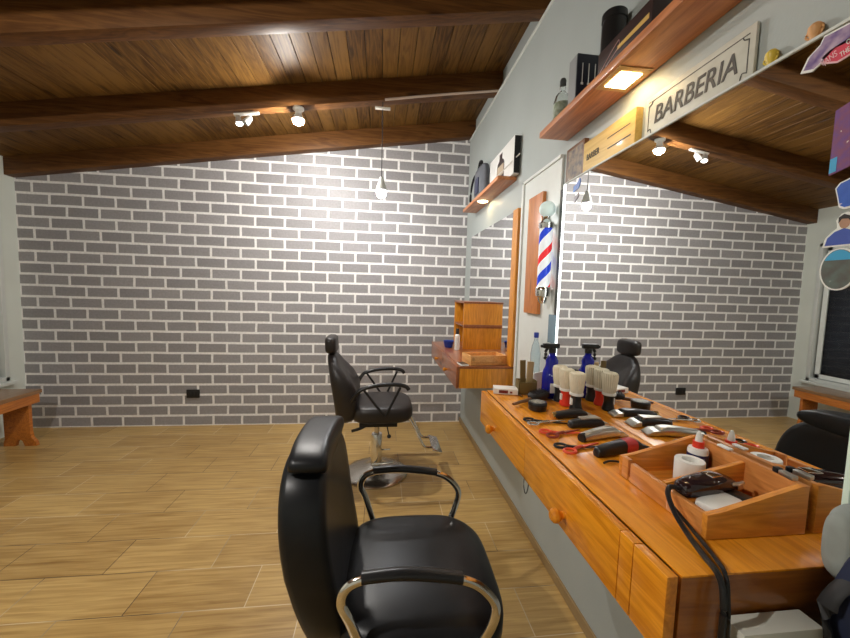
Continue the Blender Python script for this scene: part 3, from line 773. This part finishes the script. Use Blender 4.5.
# items on the small counter
def tray_small():
    t = thing('wooden_tray', 'small pale wooden tray tilted on the small drawer unit', 'tray', (3.846, 2.283, SZ+.001), .62)
    m = MB(); w, l, h = .078, .125, .060
    m.box(-w, w, -l, l, .012, .02, .001)
    m.box(-w, w, -l, -l+.011, .0, h, .002); m.box(-w, w, l-.011, l, 0, h, .002)
    m.build('tray_end', W_TRAYL, t)
    m = MB(); m.box(-w, -w+.011, -l+.011, l-.011, .0, h, .002); m.build('tray_side', W_TRAYL, t)
    m = MB(); m.box(w-.011, w, -l+.011, l-.011, 0, h, .002); m.build('tray_side', W_TRAYL, t)
    t.rotation_euler.z = -1.43
    return t
tray_small()
t = thing('plastic_bowl', 'blue plastic bowl at the far end of the small drawer unit', 'bowl', (3.73, 2.93, SZ+.001))
MB().lathe([(0,0),(.028,0),(.033,.006),(.043,.05),(.046,.055),(.041,.053),(.03,.012),(0,.008)], seg=32).build('bowl', BLUEB, t)
def small_bottle(loc, label, body, capm, h=.12, r=.02, lab=None):
    t = thing('small_bottle', label, 'bottle', loc)
    MB().lathe([(0,0),(r*.95,0),(r,.004),(r,h*.82),(r*.6,h*.9),(r*.5,h*.92),(0,h*.92)]).build('bottle_body', body, t)
    MB().lathe([(0,h*.9),(r*.62,h*.9),(r*.62,h*1.18),(r*.5,h*1.22),(0,h*1.22)]).build('cap', capm, t)
    if lab: MB().lathe([(r*1.02,h*.2),(r*1.03,h*.22),(r*1.03,h*.66),(r*1.02,h*.68)]).build('printed_label', lab, t)
small_bottle((3.775, 2.80, SZ+.001), 'white bottle with black cap on the small drawer unit', WHITEP, BLACKP, .14, .021)
t = thing('phone', 'black and pale flat phone at the near corner of the small drawer unit', 'phone', (3.69, 2.218, SZ+.001), .1)
MB().box(-.026, .026, -.045, .045, 0, .009, .003).build('phone_body', WHITEP, t)
MB().box(-.023, .023, -.041, .041, .009, .0098, .0).build('screen', BLACKP, t, smooth=False)

# ------------------------------------------------------------------ shelves
def plank(t, y0, y1, x0, z0, th):
    MB().box(x0-XW, -.001, y0, y1, 0, th, .003).build('plank', W_SHELF, t)
UZ = 2.052
t = thing('wall_shelf', 'long wooden wall shelf with a warm downlight above the big mirror', 'shelf', (XW, 0, UZ))
plank(t, .46, 1.64, 3.872, UZ, .026)
fr = MB(); cx, cy = 3.940-XW, 1.155
fr.box(cx-.056, cx+.056, cy-.066, cy+.066, -.004, 0, .001)
d = fr.build('downlight_rim', plain('amber_rim', (.60,.36,.14), .4), t); 
MB().box(cx-.036, cx+.036, cy-.042, cy+.042, -.0065, -.0042, 0).build('diffuser', DOWN_E, d, smooth=False)
SSZ = 2.062
t = thing('wall_shelf', 'small wooden wall shelf with a warm downlight near the brick wall', 'shelf', (XW, 0, SSZ))
plank(t, 2.28, 3.27, 3.885, SSZ, .024)
d = MB().lathe([(0,-.004),(.045,-.004),(.048,0),(0,0)], (3.945-XW, 2.83, 0), 28).build('downlight_rim', WHITEP, t)
MB().lathe([(0,-.006),(.036,-.006),(.036,-.0042),(0,-.0042)], (3.945-XW, 2.83, 0), 28).build('diffuser', lamp_mat('small_downlight_glow', (1,.72,.36), 34), d)

# on the small shelf
zs = SSZ+.025
t = thing('shoulder_bag', 'grey shoulder bag with dark strap on the small wall shelf', 'bag', (3.955, 2.92, zs))
MB().pad(superell(.14, .135, 4, 40, 0, .137), lambda u, v, w: Vector((.035*w, u, v)), .5).build('bag_body', GREYP, t, sharp=80)
MB().box(-.045, -.034, -.045, .05, .05, .17, .003).build('pocket', plain('slate_fabric', (.05,.055,.10), .6), t)
MB().tube([(-.02,-.07,.24),(-.015,-.03,.30),(-.01,.04,.31),(-.01,.09,.25)], .010, 8, 6, .5).build('handle', BLACKM, t)
MB().tube([(-.02,.09,.24),(-.035,.14,.2),(-.045,.17,.1),(-.05,.15,.02),(-.04,.10,.006)], .010, 8, 6, .4).build('strap', BLACKM, t)
t = thing('bottle_print_box', 'white box printed with a dark bottle on the small wall shelf', 'box', (3.965, 2.46, zs))
MB().box(0, .040, -.235, .275, 0, .23, .002).build('carton', WHITEP, t)
MB().box(.002, .038, -.2368, -.2352, .004, .227).build('side_print', BLACKM, t, smooth=False)
bp = [(.0,.03),(.045,.03),(.05,.04),(.05,.15),(.04,.175),(.02,.19),(.018,.215),(.02,.235),(-.02,.235),(-.018,.215),(-.02,.19),(-.04,.175),(-.05,.15),(-.05,.04),(-.045,.03)]
MB().prism([(a*1.5+.02, b*.88) for a, b in bp], 'X', -.0012, -.0002).build('bottle_print', BOXDK, t, smooth=False)
MB().box(-.0018, -.0011, -.045, .085, .06, .13).build('label_print', plain('tan_print', (.45,.36,.25), .5), t, smooth=False)
tag(MB().tube([(3.995,2.20,2.20),(3.94,2.30,2.14),(3.90,2.42,2.095)], .004, 8, 3).build('white_cable', WIRE), 'short white cable crossing the bottle-print box on the small shelf', 'cable')
tag(MB().tube([(4.022,1.55,2.035),(4.022,1.68,2.03),(4.022,1.85,2.015),(4.022,2.0,2.03),(4.022,2.15,2.045),(4.022,2.30,2.055)], .005, 8, 4).build('white_cable', WIRE), 'white cable sagging along the wall between the two shelves', 'cable')

# on the upper shelf
zu = UZ+.027
t = thing('glass_bottle', 'clear glass bottle with leafy print at the left end of the long shelf', 'bottle', (3.945, 1.585, zu))
MB().lathe([(0,0),(.033,0),(.036,.005),(.036,.11),(.03,.135),(.014,.155),(.012,.18),(.014,.183),(.010,.185),(.008,.155),(.026,.13),(.032,.1),(.032,.01),(0,.008)]).build('glass', GLASS, t)
MB().lathe([(.0365,.02),(.0368,.022),(.0368,.10),(.0365,.102)]).build('printed_leaves', LEAF, t)
MB().lathe([(0,.18),(.013,.18),(.014,.2),(.010,.21),(0,.212)]).build('stopper', DKGREY, t)
t = thing('tool_box_carton', 'navy and black product box with pale tool print on the long shelf', 'box', (3.948, 1.40, zu))
MB().box(-.040, .055, -.002, .06, 0, .20, .002).build('carton', BOXPR, t)
MB().box(-.0415, -.040, .002, .058, .002, .198).build('grey_side', plain('grey_card', (.25,.26,.26), .5), t, smooth=False)
pr = MB()
for xx in (-.018, .008, .034):
    MB().prism([(xx-.005,.085),(xx+.005,.085),(xx+.005,.092),(xx+.0015,.094),(xx+.0015,.165),(xx-.0015,.165),(xx-.0015,.094),(xx-.005,.092)], 'Y', -.0036, -.0024).build('tool_print', WHITEP, t, smooth=False)
MB().box(-.018, -.004, -.0036, -.0024, .02, .045).build('corner_print', WHITEP, t, smooth=False)
t = thing('product_box', 'long dark brown product box with a gold stripe on the long shelf', 'box', (3.93, 1.05, zu))
MB().box(-.045, .03, -.085, .165, 0, .078, .002).build('carton', BOXDK, t)
MB().prism([(-.075,.028),(-.075,.042),(.06,.040),(.06,.028)], 'X', -.0464, -.0452).build('gold_stripe', plain('gold_print', (.62,.40,.12), .3), t, smooth=False)
ln = MB(); ln.tube([(-.0462,.155,.006),(-.0462,.085,.044),(-.0462,.055,.056),(-.0462,.048,.036),(-.0462,.12,.008)], .001, 6, 0); ln.build('line_print', STK_PINK, t, smooth=False)
t = thing('black_canister', 'black glossy canister standing behind the long brown box', 'canister', (3.964, 1.262, zu))
MB().lathe([(0,0),(.038,0),(.040,.005),(.040,.215),(.038,.22),(.038,.224),(.041,.226),(.041,.248),(.038,.252),(0,.252)], seg=36).build('can_body', BLACKP, t)

# ------------------------------------------------------------------ items on the big counter
Z0 = CZ+.0012
t = thing('white_carton', 'small white carton with dark red print at the far end of the counter', 'box', (3.712, 1.487, Z0), -.25)
MB().box(-.052, .050, -.030, .030, 0, .024, .003).build('carton', WHITEP, t)
m_ = MB(); m_.box(-.030, .008, -.0308, -.0298, .005, .018); m_.box(.016, .026, -.0308, -.0298, .006, .014); m_.build('print', DKRED, t, smooth=False)
t = thing('comb_holder', 'olive plastic holder full of combs and cards on the counter', 'holder', (3.80, 1.478, Z0))
m_ = MB()
for a in ((-.04,.04,-.022,-.019),(-.04,.04,.019,.022),(-.04,-.037,-.022,.022),(.037,.04,-.022,.022)):
    x0, x1, y0, y1 = a
    pts = []
    m_.box(x0, x1, y0, y1, 0, .052 if y0 < 0 and y1 < 0 else .06, .001)
m_.box(-.04, .04, -.022, .022, 0, .004)
m_.build('holder_box', OLIVE, t)
m_ = MB(); m_.box(-.03, -.006, -.006, .0, .004, .145, .001, Ry(-.04)); m_.build('comb', OLIVE, t)
m_ = MB(); m_.box(-.0, .028, -.004, .004, .004, .138, .001, Ry(.03)); m_.box(.008, .018, -.0052, -.004, .05, .07); m_.build('card', plain('tan_card', (.46,.34,.16), .5), t)
t = thing('paper_card', 'white leaning paper card behind the comb holder', 'card', (3.90, 1.53, Z0), .0)
MB().prism([(-.045,0),(.03,0),(.034,.045),(.0,.085),(-.045,.075)], 'Y', -.002, .002).build('card_sheet', PAPER, t, smooth=False)
def spray():
    t = thing('spray_bottle', 'dark blue spray bottle with black trigger head on the counter', 'spray bottle', (3.885, 1.425, Z0))
    MB().lathe([(0,0),(.034,0),(.037,.006),(.037,.09),(.034,.11),(.027,.125),(.024,.14),(.026,.155),(.018,.172),(.013,.178),(.013,.19),(0,.19)], seg=36).build('bottle_body', BLUE, t)
    h = MB(); h.cyl((0,0,.186), .015, .02); h.box(-.042, .028, -.010, .010, .205, .226, .005); h.box(-.052, -.040, -.006, .006, .208, .22, .003)
    h.tube([(-.022,0,.206),(-.03,0,.19),(-.028,0,.17),(-.034,0,.16)], .005, 8, 4, 1.3)
    h.build('trigger_head', BLACKP, t)
    MB().prism([(-.02,.025),(.02,.025),(.02,.065),(-.02,.065)], 'Y', -.0385, -.0365).build('printed_label', PAPER, t)
    m = MB()
    for k in range(6): m.ball((-.022+.009*k, -.0355+.0007*abs(k-2.5)**2, .10-.004*(k % 2)), .003)
    m.build('script_print', plain('pale_blue_print', (.4,.5,.85), .4), t)
spray()
t = thing('water_bottle', 'clear plastic water bottle with blue cap behind the counter end', 'bottle', (3.955, 1.745, 0))
t.location.z = .916; t.scale = (.82, .82, 1.0)
MB().lathe([(0,0),(.026,0),(.03,.006),(.03,.03),(.028,.034),(.03,.04),(.03,.06),(.028,.064),(.03,.07),(.03,.13),(.024,.165),(.013,.195),(.012,.215),(.010,.215),(.011,.195),(.022,.165),(.027,.13),(.027,.01),(0,.008)]).build('bottle_body', PLASTIC_CLEAR, t)
MB().lathe([(0,.21),(.014,.21),(.015,.214),(.015,.232),(.013,.236),(0,.236)]).build('cap', plain('cap_blue', (.02,.04,.30), .4), t)
tag(MB().box(3.90, XW-.013, 1.66, 1.76, .90, .915, .002).build('glass_bracket_shelf', WHITE), 'narrow white ledge holding the water bottle beside the counter', 'ledge')

def brush(loc, label, body, ring):
    t = thing('neck_brush', label, 'neck brush', loc, group='neck brushes on the counter')
    MB().lathe([(0,0),(.021,0),(.023,.004),(.0215,.012),(.017,.03),(.018,.048),(.022,.06),(0,.06)], seg=28).build('handle', body, t)
    MB().lathe([(.0,.058),(.0235,.058),(.025,.062),(.0235,.068),(0,.068)], seg=28).build('ring', WHITEP, t)
    # bristles: fluted tuft
    m = MB(); n = 44; rings = []
    for k, (r, z) in enumerate([(.021,.066),(.024,.085),(.0275,.115),(.0285,.132),(.026,.140),(.018,.144)]):
        rings.append([m.bm.verts.new((r*(1+.035*((i % 2)*2-1))*math.cos(2*PI*i/n), r*(1+.035*((i % 2)*2-1))*math.sin(2*PI*i/n), z+.0015*random.random())) for i in range(n)])
    top = m.bm.verts.new((0,0,.137))
    for a, b in zip(rings, rings[1:]):
        for i in range(n): m.bm.faces.new((a[i],a[(i+1)%n],b[(i+1)%n],b[i]))
    for i in range(n): m.bm.faces.new((rings[-1][i], rings[-1][(i+1)%n], top))
    m.build('bristles', CREAM, t, sharp=20)
    if ring: MB().prism([(-.006,.022),(.006,.022),(.006,.046),(-.006,.046)], 'X', -.0215, -.0165).build('sticker', PAPER, t, smooth=False)
brush((3.893, 1.312, Z0), 'cream neck brush with red handle on the counter', RED, True)
brush((3.900, 1.248, Z0), 'cream neck brush with black handle in front of the red one', BLACKP, True)
brush((3.895, 1.368, Z0), 'cream neck brush with black handle next to the blue spray bottle', BLACKP, False)

t = thing('hair_brush', 'flat hair brush with a brown wooden handle at the far end of the counter', 'hair brush', (3.745, 1.335, Z0), .52)
MB().tube([(-.08,0,.010),(-.04,0,.012),(-.01,0,.012),(.03,0,.014)], lambda k: .006+.004*k, 12, 4, .8).build('handle', BROWN, t)
MB().pad(superell(.055, .028, 2.5, 32, .075, 0), lambda u, v, w: Vector((u, v, .022+.013*w)), .4).build('brush_head', BLACKM, t)
m_ = MB()
for i in range(9):
    for j in range(4): m_.rod((.035+i*.01, -.018+j*.012, .034), (.035+i*.01, -.018+j*.012, .042), .0015, 6)
o = m_.build('bristles', BLACKP, t); o['kind'] = 'stuff'
t = thing('hair_wax_tin', 'round black hair wax tin with patterned lid on the counter', 'tin', (3.757, 1.262, Z0))
MB().lathe([(0,0),(.031,0),(.033,.003),(.033,.017),(.034,.018),(.034,.027),(.032,.03),(0,.03)], seg=36).build('tin_body', BLACKP, t)
MB().lathe([(0,.0302),(.026,.0302),(.026,.0308),(0,.0308)], seg=36).build('lid_print', mat_blotch('lid_print', ((.06,.06,.05),(.50,.46,.34),(.08,.07,.05),(.45,.42,.33)), 110), t)

def clipper(name, label, a, b, w, h, body, blade, lever=None, band=None, tail=None, top=None):
    """hair clipper lying from a (tail) to b (blade)"""
    a = Vector((*a, Z0)); b = Vector((*b, Z0)); d = b-a; L = d.length; ang = math.atan2(d.y, d.x)
    t = thing(name, label, 'hair clipper', a, ang, 'hair clippers in a row on the counter')
    prof = [(0,.50,.50),(.03,.66,.70),(.15,.74,.82),(.45,.86,.98),(.66,.98,1.0),(.77,1.06,.88),(.81,1.10,.66)]
    rings = []; m = MB(); n = 24
    for s, kw, kh in prof:
        o2 = superell(w/2*kw, h/2*kh, 3, n)
        rings.append([m.bm.verts.new((s*L, u, h/2*kh+v)) for u, v in o2])
    for p, q_ in zip(rings, rings[1:]):
        for i in range(n): m.bm.faces.new((p[i],p[(i+1)%n],q_[(i+1)%n],q_[i]))
    m.bm.faces.new(rings[0]); m.bm.faces.new(rings[-1])
    m.build('clipper_body', body, t, sharp=50)
    m = MB(); m.prism([(L*.80,.003),(L,.001),(L,.005),(L*.90,h*.50),(L*.80,h*.60)], 'Y', -w*.56, w*.56, .0008)
    for i in range(9):
        yy = -w*.52+w*1.04*i/8
        m.box(L*.985, L*1.02, yy-w*.02, yy+w*.02, .001, .004)
    m.build('blade', blade, t)
    if band: 
        m = MB(); rr = []
        for s in (.50, .70):
            k = 1.04
            o2 = superell(w/2*k*(.90 if s < .6 else 1.02), h/2*k*1.0, 3, n)
            rr.append([m.bm.verts.new((s*L, u, h/2*.97+v)) for u, v in o2])
        for i in range(n): m.bm.faces.new((rr[0][i],rr[0][(i+1)%n],rr[1][(i+1)%n],rr[1][i]))
        m.build('grip_band', band, t)
    if tail:
        MB().lathe([(0,-.004),(w*.30,-.003),(w*.33,.006),(w*.33,.012),(0,.012)], (0,0,h*.30), 20, Matrix(((0,0,1),(0,1,0),(-1,0,0)))).build('end_cap', tail, t)
    if lever:
        MB().tube([(L*.72,w*.5,h*.5),(L*.62,w*.56,h*.55),(L*.5,w*.55,h*.5)], .003, 8, 3).build('taper_lever', lever, t)
    if top:
        MB().prism([(L*.25,-w*.20),(L*.74,-w*.36),(L*.74,w*.36),(L*.25,w*.20)], 'Z', h*.88, h*1.03, .001).build('top_plate', top, t)
    return t
clipper('hair_clipper', 'black hair clipper with gold end, farthest of the row on the counter', (3.768,1.166), (3.925,1.19), .042, .027, BLACKP, STEEL, STEEL, None, GOLD)
clipper('hair_clipper', 'black hair clipper with a steel top plate, second in the row', (3.785,1.082), (3.925,1.095), .044, .031, BLACKP, STEEL, STEEL, None, None, STEEL)
clipper('hair_clipper', 'all-metal silver hair clipper lying on the counter', (3.765,.975), (3.925,1.022), .042, .031, STEEL, STEEL, CHROME, None, BLACKP)
clipper('hair_clipper', 'black hair clipper with a red grip band lying on the counter', (3.748,.875), (3.925,.915), .040, .036, BLACKP, BLACKM, BLACKM, plain('red_band', (.45,.03,.03), .35), None)

def scissors(label, a, b, m1, m2, op=.18):
    a = Vector((*a, Z0)); b = Vector((*b, Z0)); d = b-a; L = d.length; ang = math.atan2(d.y, d.x)
    t = thing('scissors', label, 'scissors', a, ang, 'scissors lying on the counter')
    for k, (s, mt) in enumerate(((1, m1), (-1, m2))):
        m = MB(); zc = .004+.003*k
        R = Rz(-s*op/2)
        piv = Vector((L*.52, 0, 0))
        def P(x, y, z=0): return piv + R @ (Vector((x, y, z))-piv)
        cx, cy, rr = .018, s*.016, .0135
        ring = [P(cx+rr*1.25*math.cos(2*PI*i/18), cy+rr*math.sin(2*PI*i/18), zc) for i in range(19)]
        m.tube(ring, .0038, 8, 0, cap=False)
        m.tube([P(cx+rr*1.1, cy*.8, zc), P(L*.35, s*.006, zc), P(L*.52, 0, zc)], .0044, 8, 4)
        bl = [P(L*.5, -s*.002, 0), P(L*.54, s*.008, 0), P(L, -s*.002, 0), P(L*.99, -s*.003, 0), P(L*.5, -s*.004, 0)]
        m.prism([(p.x, p.y) for p in bl], 'Z', zc-.0018, zc+.0018)
        m.build('blade', mt, t)
    MB().cyl((L*.52,0,.0), .004, .010, 14).build('pivot_screw', CHROME, t)
scissors('steel scissors with dark ring beside the second clipper, farthest of three pairs', (3.655,1.128), (3.80,1.115), BLACKP, plain('scissor_steel', (.75,.74,.70), .2, .9))
scissors('red scissors lying beside the silver clipper', (3.668,1.022), (3.80,1.035), ORANGE_RED, plain('dark_red_coat', (.3,.05,.03), .3, .3))
scissors('red scissors with one black ring beside the red-banded clipper, nearest of three pairs', (3.665,.916), (3.80,.935), BLACKP, ORANGE_RED)
t = thing('hair_clip', 'tiny black hair clip on the counter beside the tray corner', 'hair clip', (3.765, .835, Z0), .1)
MB().tube([(-.022,0,.003),(-.005,.002,.006),(.012,.001,.005),(.022,0,.003)], .0028, 8, 4).build('clip_body', BLACKP, t)

# wooden tray with its contents
TX0, TX1, TY0, TY1 = 3.752, 3.956, .548, .788
t = thing('wooden_tray', 'divided orange wooden tray with sloping sides on the near end of the counter', 'tray', (TX0, TY0, Z0))
w_, l_ = TX1-TX0, TY1-TY0
MB().box(.002, w_-.002, .002, l_-.002, 0, .008, .001).build('tray_bottom', W_TRAY, t)
side = [(0,0),(w_,0),(w_,.092),(w_-.014,.092),(.03,.050),(0,.046)]
MB().prism(side, 'Y', 0, .011, .0012).build('tray_end', W_TRAY, t)
MB().prism(side, 'Y', l_-.011, l_, .0012).build('tray_end', W_TRAY, t)
MB().box(w_-.012, w_, .011, l_-.011, .0, .092, .0012).build('tray_back', wood('tray_back_pine', (.46,.15,.03), (.72,.30,.08), 'Y', 1.4, .38, .25), t)
m_ = MB(); m_.box(0, .011, .011, .092, 0, .044, .0012); m_.box(0, .011, .092, .2, 0, .044, .0012); m_.box(0, .011, .208, l_-.011, 0, .048, .0012)
m_.build('tray_front', wood('tray_front_pine', (.46,.15,.03), (.72,.30,.08), 'Y', 1.4, .38, .25), t)
MB().prism([(.011,.008),(w_-.012,.008),(w_-.012,.085),(.011,.046)], 'Y', .108, .118, .001).build('divider', W_TRAY, t)
zt = Z0+.009
t = thing('clipper_oil_bottle', 'white oil bottle with red collar and navy label in the tray', 'bottle', (3.922, .748, zt))
MB().lathe([(0,0),(.019,0),(.021,.004),(.021,.062),(.019,.068),(.009,.07),(0,.07)], seg=32).build('bottle_body', WHITEP, t)
MB().lathe([(.0212,.012),(.0214,.013),(.0214,.055),(.0212,.056)], seg=32).build('navy_label', NAVY, t)
text_mesh('lettering', 'WAHL', .012, (-.0135, -.0172, .046), Matrix(((.62,0,-.78),(-.78,0,-.62),(0,1,0))), WHITEP, t, .0003, width=.026)
MB().lathe([(0,.068),(.0115,.068),(.012,.07),(.0115,.084),(0,.084)], seg=24).build('collar', RED, t)
MB().lathe([(0,.083),(.008,.083),(.0065,.095),(.0045,.103),(.0025,.108),(0,.109)], seg=20).build('nozzle', WHITEP, t)
t = thing('neck_paper_roll', 'roll of white neck paper standing in the tray', 'paper roll', (3.868, .712, zt))
MB().lathe([(.016,.0),(.028,0),(.029,.002),(.029,.056),(.028,.058),(.016,.058),(.0155,.056),(.0155,.002),(.016,0)], seg=40).build('roll', PAPER, t)
# corded clipper
t = thing('hair_clipper', 'big glossy dark clipper with a black cord resting in the tray', 'hair clipper', (3.765, .622, Z0+.036), .20)
m_ = MB(); rings = []; n = 24
for s, kw, kh, dz in [(0,.5,.5,0),(.006,.72,.75,0),(.03,.88,.92,.001),(.07,1,1,.001),(.1,.95,.95,0),(.125,.8,.82,-.003),(.138,.7,.55,-.006)]:
    rings.append([m_.bm.verts.new((s, u*1.0, v+dz+.016)) for u, v in superell(.026*kw, .019*kh, 2.6, n)])
for p, q_ in zip(rings, rings[1:]):
    for i in range(n): m_.bm.faces.new((p[i],p[(i+1)%n],q_[(i+1)%n],q_[i]))
m_.bm.faces.new(rings[0]); m_.bm.faces.new(rings[-1])
m_.build('clipper_body', plain('dark_burgundy_gloss', (.022,.010,.012), .12, spec=.8), t, sharp=50)
MB().box(.136, .152, -.02, .02, .004, .012, .001).build('blade', STEEL, t)
MB().box(.07, .10, -.012, .012, .034, .037, .001).build('top_plate', CHROME, t)
MB().tube([(.115,-.018,.018),(.13,-.026,.022),(.14,-.024,.022)], .004, 8, 3).build('taper_lever', STEEL, t)
cd = MB()
CL = lambda p: Rz(-.20) @ (Vector(p)-Vector((3.765, .622, Z0+.036)))
cd.tube([CL(p) for p in ((3.767,.624,.968),(3.745,.625,.972),(3.728,.61,.965),(3.722,.585,.945),(3.718,.55,.928),(3.706,.505,.9225),(3.695,.468,.920),(3.690,.452,.89),(3.690,.450,.80),(3.692,.45,.50))], .0048, 8, 6)
cd.tube([CL(p) for p in ((3.729,.60,.95),(3.738,.585,.935),(3.736,.55,.925),(3.722,.50,.9215),(3.708,.468,.918),(3.702,.455,.88),(3.703,.452,.80),(3.703,.45,.50))], .0034, 8, 6)
cd.build('power_cord', BLACKP, t)
t = thing('hair_trimmer', 'white and black trimmer lying at the bottom of the tray', 'hair trimmer', (3.782, .582, Z0+.030), .27)
MB().pad(superell(.045, .021, 6, 48, .04, 0), lambda u, v, w: Vector((u, v, .006+.010*w)), .12).build('trimmer_body', WHITEP, t)
MB().box(.082, .12, -.018, .018, -.006, .014, .003).build('black_collar', BLACKP, t)
MB().box(.12, .135, -.018, .018, -.004, .006, .001).build('blade', STEEL, t)
tag(MB().box(3.94, 3.952, .69, .72, CZ+.0955, CZ+.1, .002).build('white_comb', WHITEP), 'small white comb lying on the back edge of the tray', 'comb')
t = thing('silver_lighter', 'small silver and black item on the back corner of the tray', 'lighter', (3.949, .585, Z0+.0925), 1.45)
MB().box(-.02, .008, -.006, .006, 0, .009, .002).build('metal_body', STEEL, t); MB().box(.009, .02, -.006, .006, 0, .010, .002).build('black_end', BLACKP, t)

# thin white box against the near end of the counter, bag and cloths by the wall
t = thing('flat_white_box', 'flat white box with black flower print against the near end of the counter', 'box', (3.86, .452, .55))
MB().box(-.148, -.01, -.016, .019, 0, .300, .003).build('box_body', plain('box_white', (.62,.62,.55), .5), t)
fl = MB()
for cxp, czp, s in ((-.07,.245,1.0),(-.11,.22,.7),(-.03,.225,.8),(-.08,.185,.8)):
    for k in range(7):
        a = 2*PI*k/7
        pts = [(cxp, czp), (cxp+.012*s*math.cos(a-.25), czp+.012*s*math.sin(a-.25)), (cxp+.026*s*math.cos(a), czp+.026*s*math.sin(a)), (cxp+.012*s*math.cos(a+.25), czp+.012*s*math.sin(a+.25))]
        fl.prism(pts, 'Y', -.0195, -.0182)
fl.build('flower_print', BLACKM, t, smooth=False)

t = thing('backpack', 'navy and grey backpack hanging beside the near edge of the mirror', 'backpack', (3.932, .402, .55))
def lump(u, v, w):
    k = 1+.06*math.sin(9*v+2)+.05*math.sin(23*v+11*u)
    return Vector((.065*w*k+.012*math.sin(14*v), u*k, v))
MB().pad(superell(.055, .24, 3, 44, 0, .24), lump, .5).build('bag_body', NAVYF, t, sharp=80)
MB().pad(superell(.024, .062, 2.6, 36, .050, .42), lambda u, v, w: Vector((.03*w-.025, u, v)), .5).build('grey_side_pocket', GREYF, t, sharp=80)
MB().tube([(-.05,.02,.40),(-.09,.03,.34),(-.075,.02,.24),(-.06,.02,.12),(-.05,.0,.03)], .013, 10, 6, .35).build('shoulder_strap', BLACKM, t)
MB().tube([(0,0,.46),(0,.01,.52),(.03,.01,.56),(.07,.0,.56)], .008, 8, 5, .5).build('hanging_loop', GREEN, t)
t = thing('plastic_container', 'clear plastic container at the bottom right beside the backpack', 'container', (3.822, .385, .55))
MB().lathe([(0,0),(.03,0),(.034,.006),(.036,.20),(.034,.21),(.032,.2),(.03,.01),(0,.008)]).build('container_body', PLASTIC_CLEAR, t)
tag(MB().tube([(3.9,1.60,.777),(3.9,1.62,.45),(3.9,1.65,.36),(3.9,1.68,.40),(3.9,1.66,.60),(3.90,1.62,.777)], .0025, 8, 6).build('black_cable', BLACKM), 'thin black cable loop hanging below the counter', 'cable')

# ------------------------------------------------------------------ camera
F_PX = 362.578
yaw, pitch, roll = math.radians(6.93574), math.radians(-4.34055), math.radians(1.65445)
Fw = Vector((math.sin(yaw)*math.cos(pitch), math.cos(yaw)*math.cos(pitch), math.sin(pitch)))
Rt = Vector((math.cos(yaw), -math.sin(yaw), 0)); Up = Rt.cross(Fw)
R2 = math.cos(roll)*Rt + math.sin(roll)*Up; U2 = -math.sin(roll)*Rt + math.cos(roll)*Up
cam = bpy.data.cameras.new('camera'); co = bpy.data.objects.new('camera', cam); COL.objects.link(co)
Mx = Matrix((R2, U2, -Fw)).transposed().to_4x4(); Mx.translation = Vector((3.17179, 0, 1.34248))
co.matrix_world = Mx
cam.sensor_fit = 'HORIZONTAL'; cam.sensor_width = 36; cam.lens = F_PX/850*36; cam.clip_start = .02
S.camera = co

# ------------------------------------------------------------------ world and colour
wd = bpy.data.worlds.new('world'); S.world = wd; wd.use_nodes = True
wd.node_tree.nodes['Background'].inputs[0].default_value = (.02, .025, .04, 1)
wd.node_tree.nodes['Background'].inputs[1].default_value = .5
S.view_settings.view_transform = 'Standard'; S.view_settings.look = 'None'
S.view_settings.exposure = 0.0; S.view_settings.gamma = 1; S.view_settings.use_curve_mapping = False
